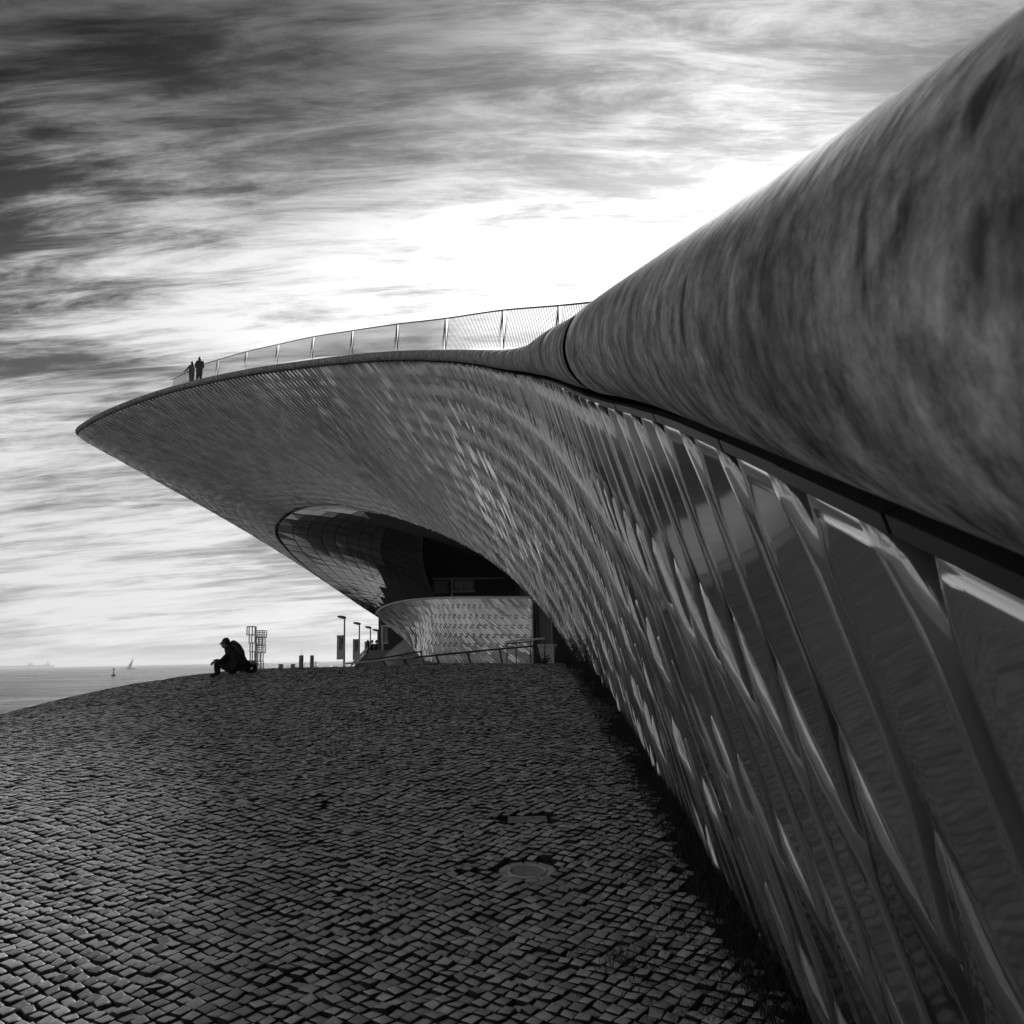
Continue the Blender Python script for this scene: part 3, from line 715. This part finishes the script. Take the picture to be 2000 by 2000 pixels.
def leafy(cx_, cy_, rad, h, n_, name, label, cat, group=None, leaf=.05):
    z0 = gzv(cx_, cy_)-.03; t = thing(name, label, cat, (cx_, cy_, z0), 0, group); st_ = MB(); lf = MB()
    for k in range(12):
        a = random.random()*math.tau; r_ = rad*random.random()**.5; top = Vector((r_*math.cos(a), r_*math.sin(a), h*random.uniform(.5, 1)))
        mid = Vector((top.x*.5, top.y*.5, top.z*.5))+Vector((random.gauss(0, .03), random.gauss(0, .03), 0)); st_.tube([(top.x*.15, top.y*.15, 0), mid, top], [.01, .007, .003], 4)
        for j in range(n_//12):
            f = random.uniform(.15, 1.02); c_ = top*f*1.0; c_ = Vector((c_.x, c_.y, c_.z))+Vector((random.gauss(0, rad*.22), random.gauss(0, rad*.22), random.gauss(0, .05)))
            l_ = leaf*random.uniform(.5, 1.2); d1 = Vector((random.gauss(0, 1), random.gauss(0, 1), random.gauss(0, .7))).normalized(); d2 = d1.cross(Vector((random.random(), random.random(), 1))).normalized()
            lf.add([c_, c_+d1*l_*.5+d2*l_*.25, c_+d1*l_, c_+d1*l_*.5-d2*l_*.25], [(0, 1, 2, 3)])
    st_.build('stems', 'leaf', t); stuff(lf.build('leaves', 'leaf', t))
for (x_, y_, rd, h_, n_, lb) in [
    (1.35, 17.2, .35, .75, 500, 'dark weedy bush at the foot of the tiled facade, nearest of the bushes'), (1.5, 19.0, .3, .95, 420, 'upright dark weed bush, second along the foot of the facade'),
    (1.3, 20.4, .3, .5, 360, 'low dark bush at the facade foot between two taller ones'), (1.45, 21.8, .3, .8, 360, 'tall thin bush at the facade foot near the crest'),
    (1.3, 23.2, .35, .7, 360, 'farthest dark bush where the facade leaves the ground'), (1.45, 15.6, .25, .35, 260, 'small tuft of weeds at the facade foot before the bushes')]:
    leafy(x_, y_, rd, h_, n_, 'bush', lb, 'bush', 'bushes at the foot of the facade')
for (u, v, nn_, lb) in [(1275, 1685, 60, 'wispy weed growing between cobbles near the facade shadow'), (1100, 1490, 40, 'faint dry weed standing on the cobbles above the drain plate'), (1220, 1880, 90, 'clump of weeds between cobbles at the lower right of the paving')]:
    p = on_ground(u, v); t = thing('weed', lb, 'weed', (p.x, p.y, p.z)); b = MB()
    for _ in range(nn_): blade(b, random.gauss(0, .1), random.gauss(0, .08), random.uniform(.05, .2), .0025, .05, z=-.02)
    stuff(b.build('blades', 'grass', t))
lp = on_ground(1057, 1296) if True else None
p = at(1060, 1290, 23.0); leafy(p.x, p.y, .28, .32, 420, 'weed_heap', 'low dark heap of weeds in front of the white planter', 'plant', None, .06)

# ------------------------------------------------------------------ rails, planter and rocks at the crest
def gz0(u, y): x = at(u, 1285, y).x; return x, gzv(x, y)
rl = thing('ramp_handrail', 'long low sloping handrail with slanted posts before the entrance wall', 'handrail')
yy = 25.5
pts = [at(690, 1294, 24), at(760, 1289, 24.5), at(850, 1280, 25), at(950, 1270, 25.5), at(1042, 1262, 26)]
MB().tube(pts, .03, 6).build('rail', 'rail_metal', rl)
MB().tube([at(675, 1296, 23.6), at(720, 1292, 24), at(770, 1287, 24.4), at(812, 1283, 24.8), at(850, 1281, 25)], .025, 6).build('rail', 'pale', rl)
for u, v in ((748, 1290), (790, 1286), (852, 1280), (913, 1274), (975, 1268)):
    a = at(u, v, 25.1); c = at(u+8, 1303, 25.1); MB().tube([a, c], .03, 6).build('post', 'rail_metal', rl)
rl = thing('upper_handrail', 'short dark handrail with upper white bar in front of the lit stub wall', 'handrail')
MB().tube([at(715, 1290, 26), at(760, 1283, 26.4), at(825, 1272, 27)], .025, 6).build('rail', 'rail_metal', rl)
for u, v in ((785, 1279), (822, 1272)): MB().tube([at(u, v, 26.8), at(u+7, 1300, 26.8)], .025, 6).build('post', 'rail_metal', rl)
rl = thing('step_handrail', 'pale flat handrail on thin upright posts beside the planter', 'handrail')
MB().tube([at(987, 1254, 24.6), at(1020, 1250, 24.6), at(1064, 1247, 24.6)], .03, 6).build('rail', 'pale', rl)
MB().tube([at(990, 1257, 24.7), at(1040, 1253, 24.7)], .02, 6).build('rail', 'rail_metal', rl)
MB().tube([at(1082, 1250, 24.6), at(1108, 1250, 24.6)], .02, 6).build('rail', 'rail_metal', rl)
for u, v in ((990, 1255), (1008, 1252), (1036, 1250), (1064, 1247), (1083, 1250)): MB().tube([at(u, v, 24.6), at(u, 1298, 24.6)], .018, 6).build('post', 'rail_metal', rl)
pt = at(1069, 1293, 25.2)
plt = thing('planter', 'white tapered planter tub beside the step handrail', 'planter', (pt.x, pt.y, pt.z))
b = MB(); prof = [(.17, -.25), (.20, .2), (.235, .42), (.26, .45), (.26, .5), (.22, .5), (.2, .4)]; n = 4
for k in range(len(prof)-1):
    (r0, z0), (r1, z1) = prof[k], prof[k+1]
    for j in range(4):
        cs = [(-1, -1), (1, -1), (1, 1), (-1, 1)]; a = cs[j]; c = cs[(j+1) % 4]
        b.add([(a[0]*r0, a[1]*r0, z0), (c[0]*r0, c[1]*r0, z0), (c[0]*r1, c[1]*r1, z1), (a[0]*r1, a[1]*r1, z1)], [(0, 1, 2, 3)])
b.build('tub', 'pale', plt); b = MB(); b.box(-.2, .2, -.2, .2, .38, .40); b.build('soil', 'soil', plt)
for k in range(26):
    u = 850+k*8.5+random.uniform(-3, 3); a = at(u, 1291+random.uniform(-1, 2), 24.4+random.random()*.6); b = MB(); r_ = random.uniform(.035, .085)
    b.ball((0, 0, 0), (r_*1.6, r_, r_*.7), 7, 5); 
    b.v = [(x+random.gauss(0, r_*.12), y+random.gauss(0, r_*.12), z+random.gauss(0, r_*.1)) for x, y, z in b.v]
    o = b.build('rock', 'pale' if k % 3 == 0 else 'stone', None, False, (a.x, a.y, gzv(a.x, a.y)+.02)); tag(o, 'small loose rock in the row along the crest below the handrail', 'rock', 'rocks along the crest')

# ------------------------------------------------------------------ people
def figure(nodes, edges, root, name, m, parent, sub=2):
    names = list(nodes); me = bpy.data.meshes.new(name); me.from_pydata([nodes[k][0] for k in names], [(names.index(a), names.index(c)) for a, c in edges], [])
    me.materials.append(MATS[m]); o = obj(name, me, parent); sk = o.modifiers.new('skin', 'SKIN'); sk.use_smooth_shade = True
    for i, k in enumerate(names):
        r_ = nodes[k][1]; r_ = (r_, r_) if isinstance(r_, float) else r_; me.skin_vertices[0].data[i].radius = r_; me.skin_vertices[0].data[i].use_root = (k == root)
    ss = o.modifiers.new('sub', 'SUBSURF'); ss.levels = sub; ss.render_levels = sub
    return o
def head(parent, c, r, face, m='skin', hair='short', tilt=0):
    """face: unit vector the face points to (horizontal)"""
    f = Vector(face).normalized(); s_ = f.cross(Vector((0, 0, 1))); c = Vector(c); up = Vector((0, 0, 1))
    mt = Matrix((f, s_, up)).transposed()
    b = MB(); b.ball(c, (r*.95, r*.78, r*1.18), 16, 12, mt); b.ball(c+f*r*.22-up*r*.62, (r*.62, r*.55, r*.55), 12, 8, mt)
    b.ball(c+f*r*1.0-up*r*.12, (r*.24, r*.14, r*.26), 8, 6, mt)
    for sg in (-1, 1): b.ball(c+s_*r*.78*sg-up*r*.1, (r*.18, r*.08, r*.27), 8, 6, mt)
    b.ball(c+f*r*.86-up*r*.62, (r*.12, r*.3, r*.07), 8, 5, mt)
    h = b.build('head', m, parent, True)
    e = MB()
    for sg in (-1, 1): e.ball(c+f*r*.84+s_*r*.32*sg+up*r*.08, r*.12, 8, 6)
    e.build('eyes', 'hair', h, True)
    b = MB()
    b.ball(c-f*r*.12+up*r*.22, (r*1.02, r*.9, r*1.12), 16, 10, mt)
    b.v = [v for v in b.v]
    if hair == 'long':
        pts = [c-f*r*.1+up*r*.4, c-f*r*.55-up*r*.3, c-f*r*.75-up*r*1.4, c-f*r*.75-up*r*2.6, c-f*r*.6-up*r*3.4]
        b.tube(pts, [r*.9, r*.95, r*1.0, r*.85, r*.3], 12)
    b2 = MB(); 
    # keep the hairline: drop faces in front of the face plane below the brow
    keepf = []
    for fc in b.f:
        m_ = sum((Vector(b.v[i]) for i in fc), Vector())/len(fc)-c
        if m_.dot(f) > r*.45 and m_.z < r*.45: continue
        if hair == 'short' and m_.z < -r*.35 : continue
        keepf.append(fc)
    b2.v = b.v; b2.f = keepf; b2.build('hair', 'hair', parent, True)
    return h
def hand(parent, c, d, side, m='skin', r=.008):
    c = Vector(c); d = Vector(d).normalized(); s_ = d.cross(Vector((0, 0, 1))).normalized(); dn = s_.cross(d)*-1
    nodes = {'w': (tuple(c-d*.03), (.022, .03)), 'p': (tuple(c+d*.035), (.014, .036))}; ed = [('w', 'p')]
    figure(nodes, ed, 'w', 'hand', m, parent, 1)
    b = MB()
    for k, l_ in zip((-1.5, -.5, .5, 1.5), (.062, .075, .07, .055)):
        a = c+d*.06+s_*k*.019; b.tube([a-d*.02, a+d*l_*.5-Vector((0, 0, .006)), a+d*l_*.85-Vector((0, 0, .03))], [r, r, r*.8], 6)
    a = c+s_*side*.03; b.tube([a, a+d*.03+s_*side*.03, a+d*.06+s_*side*.032-Vector((0, 0, .01))], [r*1.15, r*1.1, r*.85], 6)
    b.build('fingers', m, parent, True)
base = at(455, 1306, 20.6); bz = gzv(base.x, base.y)
man = thing('person', 'man in dark clothes and glasses sitting on the crest with knees up, facing the river', 'person', (base.x, base.y, bz))
nd = {'hip': ((.12, 0, .14), .20), 'bel': ((.08, 0, .29), .19), 'che': ((0, 0, .44), (.20, .17)), 'nk0': ((-.12, 0, .575), .09), 'nk': ((-.18, 0, .68), .075),
      'shl': ((-.05, -.17, .49), .068), 'ell': ((-.22, -.22, .30), .062), 'wrl': ((-.38, -.10, .35), .042), 'shr': ((-.05, .17, .49), .068), 'elr': ((-.22, .22, .30), .062), 'wrr': ((-.38, .08, .34), .042),
      'hl': ((.02, -.11, .12), .11), 'kl': ((-.36, -.13, .30), .072), 'al': ((-.33, -.13, .02), .045), 'fl': ((-.48, -.14, -.01), .04),
      'hr': ((.02, .11, .12), .11), 'kr': ((-.40, .13, .27), .072), 'ar': ((-.38, .14, 0), .045), 'fr': ((-.53, .15, -.02), .04)}
ed = [('hip', 'bel'), ('bel', 'che'), ('che', 'nk0'), ('nk0', 'nk'), ('che', 'shl'), ('shl', 'ell'), ('ell', 'wrl'), ('che', 'shr'), ('shr', 'elr'), ('elr', 'wrr'), ('hip', 'hl'), ('hl', 'kl'), ('kl', 'al'), ('al', 'fl'), ('hip', 'hr'), ('hr', 'kr'), ('kr', 'ar'), ('ar', 'fr')]
figure(nd, ed, 'hip', 'body', 'black_cloth', man)
h = head(man, (-.20, 0, .735), .098, (-1, -.15, -.05), 'skin')
b = MB(); cc = Vector((-.20, 0, .735))
for sg in (-1, 1):
    b.tube([cc+Vector((-.098, sg*.032+.02*0+.012*math.cos(a)*2.0*0+.024*math.cos(a), .008+.02*math.sin(a))) for a in np.linspace(0, math.tau, 13)[:-1]], .0035, 5, closed=True)
    b.tube([cc+Vector((-.095, sg*.056, .012)), cc+Vector((.0, sg*.082, .01))], .003, 4)
b.build('glasses', 'hair', man)
hand(man, (-.41, -.08, .34), (-.7, .3, -.6), 1); hand(man, (-.41, .06, .33), (-.7, -.3, -.6), -1)
base2 = at(461.5, 1305, 20.7); wo = thing('person', 'long haired woman in black leaning back against the seated man on the crest', 'person', (base2.x, base2.y, gzv(base2.x, base2.y)))
nd = {'hip': ((.06, 0, .14), .20), 'bel': ((.07, 0, .28), .19), 'che': ((.02, 0, .42), (.19, .16)), 'nk0': ((-.05, 0, .53), .13), 'nk': ((-.08, 0, .62), .08),
      'shl': ((.05, -.16, .47), .065), 'ell': ((.16, -.2, .28), .048), 'wrl': ((.33, -.1, .27), .032), 'shr': ((.05, .16, .47), .065), 'elr': ((.17, .2, .28), .048), 'wrr': ((.34, .1, .26), .032),
      'hl': ((.08, .10, .12), .11), 'kl': ((.30, .42, .26), .07), 'al': ((.26, .62, -.04), .045), 'fl': ((.3, .75, -.06), .038),
      'hr': ((.1, -.02, .12), .10), 'kr': ((.2, .30, .27), .07), 'ar': ((.1, .55, -.03), .045), 'fr': ((.12, .68, -.05), .038)}
figure(nd, ed, 'hip', 'body', 'black_cloth', wo)
head(wo, (-.09, 0, .665), .098, (-.55, .75, .0), 'skin', 'none')
b = MB(); b.ball((-.08, 0, .672), (.115, .105, .115), 14, 10); b.tube([(-.06, -.02, .70), (.02, -.03, .62), (.10, -.04, .50), (.14, -.04, .36), (.13, -.04, .22)], [.09, .10, .095, .085, .04], 12); b.build('hair', 'hair', wo, True)
hand(wo, (.37, -.1, .27), (1, .3, -.2), 1); hand(wo, (.38, .1, .26), (1, .2, -.2), -1)
b = MB(); b.ball((0, 0, .03), (.11, .09, .06), 12, 7); b.tube([(-.08, 0, .08), (-.02, 0, .13), (.05, 0, .09)], .008, 5); pb_ = at(491, 1303, 20.9); o = b.build('bag', 'black_cloth', None, True, (pb_.x, pb_.y, gzv(pb_.x, pb_.y))); tag(o, 'small black bag on the ground behind the seated couple', 'bag')

def stander(u, y, zf, h_, label, face, arms, cloth='black_cloth', hair='long', lean=0.0, rz=0.0, fat=1.0):
    p = at(u, 720, y); t = thing('person', label, 'person', (p.x, y, zf), rz); k = h_/1.7
    nd = {'hip': ((0, 0, .92), .13), 'bel': ((lean*.3, 0, 1.08), .12), 'che': ((lean*.7, 0, 1.28), (.145, .12)), 'nk0': ((lean*.95, 0, 1.43), .065), 'nk': ((lean, 0, 1.48), .048)}
    for sg, sn in ((-1, 'l'), (1, 'r')):
        a = arms[0 if sg < 0 else 1]
        nd['sh'+sn] = ((lean*.8, sg*.17, 1.38), .06); nd['el'+sn] = (a[0], .045); nd['wr'+sn] = (a[1], .03)
        nd['h'+sn] = ((0, sg*.09, .86), .105); nd['k'+sn] = ((.02, sg*.1, .47), .07); nd['a'+sn] = ((0, sg*.1, .08), .045); nd['f'+sn] = ((face[0]*.13, sg*.1+face[1]*.13, .04), .038)
    nd = {a: ((Vector(v[0])*k).to_tuple(), (v[1]*k if isinstance(v[1], float) else (v[1][0]*k, v[1][1]*k))) for a, v in nd.items()}
    nd = {a: (v[0], (v[1]*fat if isinstance(v[1], float) else (v[1][0]*fat, v[1][1]*fat))) for a, v in nd.items()}
    figure(nd, ed, 'hip', 'body', cloth, t, 1); head(t, ((lean+face[0]*.02)*k, face[1]*.02, 1.60*k), .1*k, (face[0], face[1], 0), 'skin', hair)
    for a, sg in zip(arms, (-1, 1)): d_ = (Vector(a[1])-Vector(a[0])); hand(t, Vector(a[1])*k+d_.normalized()*.03, d_, sg)
    return t
zr = float(np.interp(391, [proj(p)[0] for p in AX[::-1] if 40 < p[1] < 60], [p[2] for p in AX[::-1] if 40 < p[1] < 60]))
stander(375, 57.0, at(375, 706, 57).z-1.68, 1.66, 'long haired person at the roof railing with arms stretched out over it', (-1, .1), (((-.22, -.22, 1.12), (-.52, -.2, 1.05)), ((-.2, .2, 1.2), (-.5, .15, 1.18))), 'grey_cloth', rz=-.5, fat=1.5)
stander(389.5, 55.6, at(389.5, 697, 55.6).z-1.74, 1.72, 'person in black top with long hair standing behind the roof railing', (-1, .1), (((-.12, -.26, 1.12), (-.3, -.16, 1.0)), ((-.05, .26, 1.1), (-.3, .16, 1.0))), rz=-1.2, fat=1.6)

# ------------------------------------------------------------------ promenade furniture in the distance
ZP = -3.17
def text_mesh(body, size):
    cu = bpy.data.curves.new('lettering', 'FONT'); cu.body = body; cu.size = size; cu.align_x = 'CENTER'; cu.align_y = 'CENTER'; cu.extrude = .004; cu.offset = .02*size
    o = bpy.data.objects.new('t', cu); C.objects.link(o); dg = bpy.context.evaluated_depsgraph_get(); me = bpy.data.meshes.new_from_object(o.evaluated_get(dg)); bpy.data.objects.remove(o)
    me.materials.clear(); me.materials.append(MATS['ink']); return me
tm = text_mesh('maat', 1.15)
def lamp(u, vt, y, label):
    p = at(u, vt, y); t = thing('street_lamp', label, 'street lamp', (p.x, y, ZP), 0, 'street lamps on the promenade'); H = p.z-ZP
    MB().tube([(0, 0, 0), (0, 0, H*.5), (0, 0, H)], [.11, .09, .065], 8).build('pole', 'metal', t, True)
    b = MB(); b.tube([(.16, 0, H+.02), (.02, 0, H+.02), (-.25, 0, H+.08), (-.58, 0, H+.14), (-.66, 0, H+.14)], [.03, .13, .14, .09, .02], 8); b.build('lamp_head', 'far_grey', t, True)
    s_ = 1.0; z1 = H-1.55; z0 = z1-2.05
    b = MB(); b.box(-.66, -.08, -.015, .015, z0, z1); b.build('banner', 'banner', t)
    MB().box(-.68, 0, -.025, .025, z1, z1+.04).build('bracket', 'metal', t); MB().box(-.68, 0, -.025, .025, z0-.04, z0).build('bracket', 'metal', t)
    o = obj('lettering', tm, t, (-.34, -.022, z1-.66)); o.rotation_euler = Matrix(((0, -1, 0), (0, 0, -1), (1, 0, 0))).to_euler(); o.scale = (.52, .62, 1)
lamp(673, 1207, 78, 'nearest street lamp with hanging banner on the promenade, tallest of the row')
lamp(702, 1219, 90, 'second street lamp of the promenade row with hanging banner')
lamp(723.5, 1226.5, 100, 'third street lamp of the promenade row, just left of the canopy nose')
lamp(738, 1232, 104, 'farthest street lamp, half hidden behind the brick building corner')
# steel sculpture tower
p = at(492, 1300, 92); tw = thing('steel_tower', 'pale openwork steel tower of stacked drums and stair landings by the river', 'tower', (p.x, 92, ZP))
k1 = 92/FPX
def tx_(u): return (u-492)*k1
def tz_(v): return at(492, v, 92).z-ZP
def frame_drum(u0, u1, v0, v1, name, n_=7):
    b = MB(); cx_ = (tx_(u0)+tx_(u1))/2; r_ = (tx_(u1)-tx_(u0))/2; za, zb = tz_(v1), tz_(v0)
    for z in (za, zb): b.tube([(cx_+r_*math.cos(a), r_*math.sin(a), z) for a in np.linspace(0, math.tau, 17)[:-1]], .045, 5, closed=True)
    for j in range(n_): a = math.tau*j/n_+.3; b.box(cx_+r_*math.cos(a)-.05, cx_+r_*math.cos(a)+.05, r_*math.sin(a)-.04, r_*math.sin(a)+.04, za, zb)
    b.build(name, 'metal', tw)
frame_drum(480.5, 498, 1224, 1240, 'drum', 9); frame_drum(485, 499, 1240, 1256, 'drum'); frame_drum(487, 500, 1256, 1273, 'drum'); frame_drum(488, 499, 1273, 1290, 'drum'); frame_drum(486, 499, 1290, 1312, 'drum')
for v0, v1, u0, u1 in ((1232, 1246, 499, 516.5), (1246, 1261, 501, 514), (1261, 1276, 500, 515), (1276, 1292, 499, 511), (1292, 1308, 499, 512)):
    b = MB(); za, zb = tz_(v1), tz_(v0); xa, xb = tx_(u0), tx_(u1)
    for yv in (-.45, .45):
        for z in np.linspace(za, zb, 5): b.box(xa, xb, yv-.03, yv+.03, z-.03, z+.03)
        for x in (xa, (xa+xb)/2, xb): b.box(x-.035, x+.035, yv-.032, yv+.032, za, zb)
    b.box(xa, xb, -.42, .42, za+.035, za+.09); b.build('landing', 'metal', tw)
# pylons and blocks
for (u, v0, w_, y, name, lb, cat) in [(588.5, 1280, 7, 70, 'pillar', 'square grey pillar on the waterfront below the yacht mast', 'pillar'), (609.5, 1280, 6, 71, 'pillar', 'square grey pillar on the waterfront beside the crane', 'pillar'),
                             (548.5, 1297, 7, 66, 'bollard', 'low square block on the waterfront, left of the two', 'bollard'), (572, 1297, 6.5, 66, 'bollard', 'low square block on the waterfront, right of the two', 'bollard')]:
    p = at(u, v0, y); hw2 = w_*y/FPX/2; t = thing(name, lb, cat, (p.x, y, ZP)); b = MB(); b.box(-hw2, hw2, -hw2, hw2, 0, p.z-ZP-.06); b.build('shaft', 'concrete', t); b = MB(); b.box(-hw2*1.08, hw2*1.08, -hw2*1.08, hw2*1.08, p.z-ZP-.058, p.z-ZP); b.build('capstone', 'far_grey', t)
# stair with seated group
p = at(712, 1285, 62); stp = thing('stair', 'small stair with pale sloping side beams beside the brick building', 'stair', (p.x, 62, ZP))
b = MB(); k2 = 62/FPX
za = at(690, 1296, 62).z-ZP; zb = at(722, 1262, 62).z-ZP; xa = (690-712)*k2; xb = (722-712)*k2
for y0 in (-.8, .8):
    MB().add([(xa, y0-.05, za), (xb, y0-.05, zb), (xb, y0-.05, zb-.25), (xa, y0-.05, za-.25), (xa, y0+.05, za), (xb, y0+.05, zb), (xb, y0+.05, zb-.25), (xa, y0+.05, za-.25)], [(0, 3, 2, 1), (4, 5, 6, 7), (0, 1, 5, 4), (3, 7, 6, 2), (0, 4, 7, 3), (1, 2, 6, 5)]).build('side_beam', 'pale', stp)
for k in range(8):
    f0 = k/8; x0 = xa+(xb-xa)*f0; z0 = za-.3+(zb-za)*f0; MB().box(x0, x0+(xb-xa)/8+.05, -.72, .72, -2.0 if False else 0, z0).build('step', 'far_grey', stp)
MB().box(xb+.05, xb+1.6, -.8, .8, 0, zb-.3).build('landing', 'far_grey', stp)
zl = ZP+zb-.3
crowd = [(722, 61.6, 'grey_cloth', 'person in pale grey clothes on the stair landing, leftmost of the group'), (730, 62.2, 'black_cloth', 'dark dressed person standing in the middle of the stair group'), (738, 61.7, 'grey_cloth', 'person in grey at the right of the group by the brick corner')]
for u, y, cl, lb in crowd:
    stander(u, y, at(u, 1250, y).z-1.62, 1.6, lb, (-.6, -.7), (((-.1, -.26, 1.12), (-.22, -.2, .95)), ((-.05, .26, 1.1), (-.2, .2, .95))), cl, 'short')

# boats and far shore
def sailboat(u, vb, vt, y, name, label, cat, tilt=.25):
    p = at(u, vb, y); t = thing(name, label, cat, (p.x, y, -4)); k = y/FPX; H = (vb-vt)*k
    b = MB(); L_ = H*.42; vs = []
    for f, w in ((-1, .2), (-.5, .9), (.2, 1), (.7, .6), (1, .05)): vs += [(f*L_, -w*L_*.14, H*.06), (f*L_, w*L_*.14, H*.06), (f*L_*.9, 0, -H*.03)]
    b.add(vs, [q_ for i in range(4) for q_ in ((i*3, i*3+3, i*3+5, i*3+2), (i*3+1, i*3+2, i*3+5, i*3+4), (i*3, i*3+1, i*3+4, i*3+3))]); b.build('hull', 'far_grey', t)
    tp = Vector((tilt*H*1.0, 0, H)); MB().tube([(0, 0, 0), tp], [H*.009, H*.005], 5).build('mast', 'far_grey', t)
    if cat == 'sailboat':
        MB().add([(0, .02*H, H*.1), (-L_*.75, .05*H, H*.12), tuple(tp*.95)], [(0, 1, 2)]).build('mainsail', 'banner', t)
    return t
sailboat(255, 1304.3, 1282, 900, 'sailboat', 'small sailing boat heeling on the open river', 'sailboat')
t = sailboat(588, 1300, 1253, 300, 'moored_yacht', 'tall bare yacht mast rising behind the square pillar', 'yacht', .0)
MB().tube([(0, 0, 2), (0, 0, 8.4), (1.4, 0, 2)], .03, 4).build('stay', 'far_grey', t)
p = at(617, 1290, 160); t = thing('harbour_crane', 'faint small crane on a post beyond the waterfront pillars', 'crane', (p.x, 160, -4))
MB().tube([(0, 0, 0), (0, 0, 4)], .1, 5).build('mast', 'pale', t); MB().tube([(.3, 0, 3.0), (-.9, 0, 4.6)], .08, 5).build('jib', 'pale', t); MB().box(-.3, .3, -.2, .2, 2.6, 3.1).build('cab', 'pale', t)
p = at(222, 1317, 330); b = MB(); b.ball((0, 0, .2), (.9, .9, .5), 10, 6); b.tube([(0, 0, .3), (0, 0, 1.4), (0, 0, 2.6)], [.3, .18, .06], 6); b.ball((0, 0, 2.5), .4, 8, 6); o = b.build('buoy', 'ink', None, True, (p.x, 330, -4)); tag(o, 'small dark buoy floating on the river below the sailboat', 'buoy')
# far bridge / mole and ship
Y = 5000; k = Y/FPX
p0 = at(-200, 1301, Y); p1 = at(112, 1301, Y)
t = thing('far_pier', 'faint long pier on piles along the horizon at the left', 'pier', (p1.x, Y, -4)); Lp = p1.x-p0.x
MB().box(-Lp, -15*k, -20, 20, 8, 14).build('deck', 'far_grey', t)
for j in range(30): x = -Lp+j*Lp/30; MB().box(x-8, x+8, -15, 15, -3, 8).build('pile', 'far_grey', t)
p = at(60, 1298, Y); MB().box(p.x-p1.x-10, p.x-p1.x+12, -10, 10, 14, 26).build('shed', 'far_grey', t)
p = at(94, 1298, Y-200); t = thing('ship', 'faint grey ship with tall superstructure on the horizon', 'ship', (p.x, Y-200, -4))
b = MB(); b.add([(-36, -8, -2), (32, -8, -2), (36, -8, 9), (-40, -8, 9), (-36, 8, -2), (32, 8, -2), (36, 8, 9), (-40, 8, 9)], [(0, 1, 2, 3), (7, 6, 5, 4), (3, 2, 6, 7), (0, 4, 5, 1), (1, 5, 6, 2), (0, 3, 7, 4)]); b.build('hull', 'far_grey', t)
MB().box(-12, 8, -6, 6, 9, 18).build('superstructure', 'far_grey', t); MB().box(-4, 2, -4, 4, 18, 34).build('funnel', 'far_grey', t); MB().tube([(-20, 0, 9), (-20, 0, 28)], 1.2, 5).build('mast', 'far_grey', t); MB().tube([(22, 0, 9), (22, 0, 17)], 1.2, 5).build('mast', 'far_grey', t)

# ------------------------------------------------------------------ river haze
hm = bpy.data.materials.new('haze'); hm.use_nodes = True; t = hm.node_tree; t.nodes.clear()
ho = t.nodes.new('ShaderNodeOutputMaterial'); hv = t.nodes.new('ShaderNodeVolumePrincipled'); hv.inputs['Density'].default_value = 0.00022
hv.inputs['Color'].default_value = (.95, .95, .95, 1); hv.inputs['Anisotropy'].default_value = .3; t.links.new(hv.outputs[0], ho.inputs['Volume']); MATS['haze'] = hm
b = MB(); b.box(-9700, 9700, -9700, 9700, -6, 34); hz_o = stuff(b.build('haze', 'haze'));
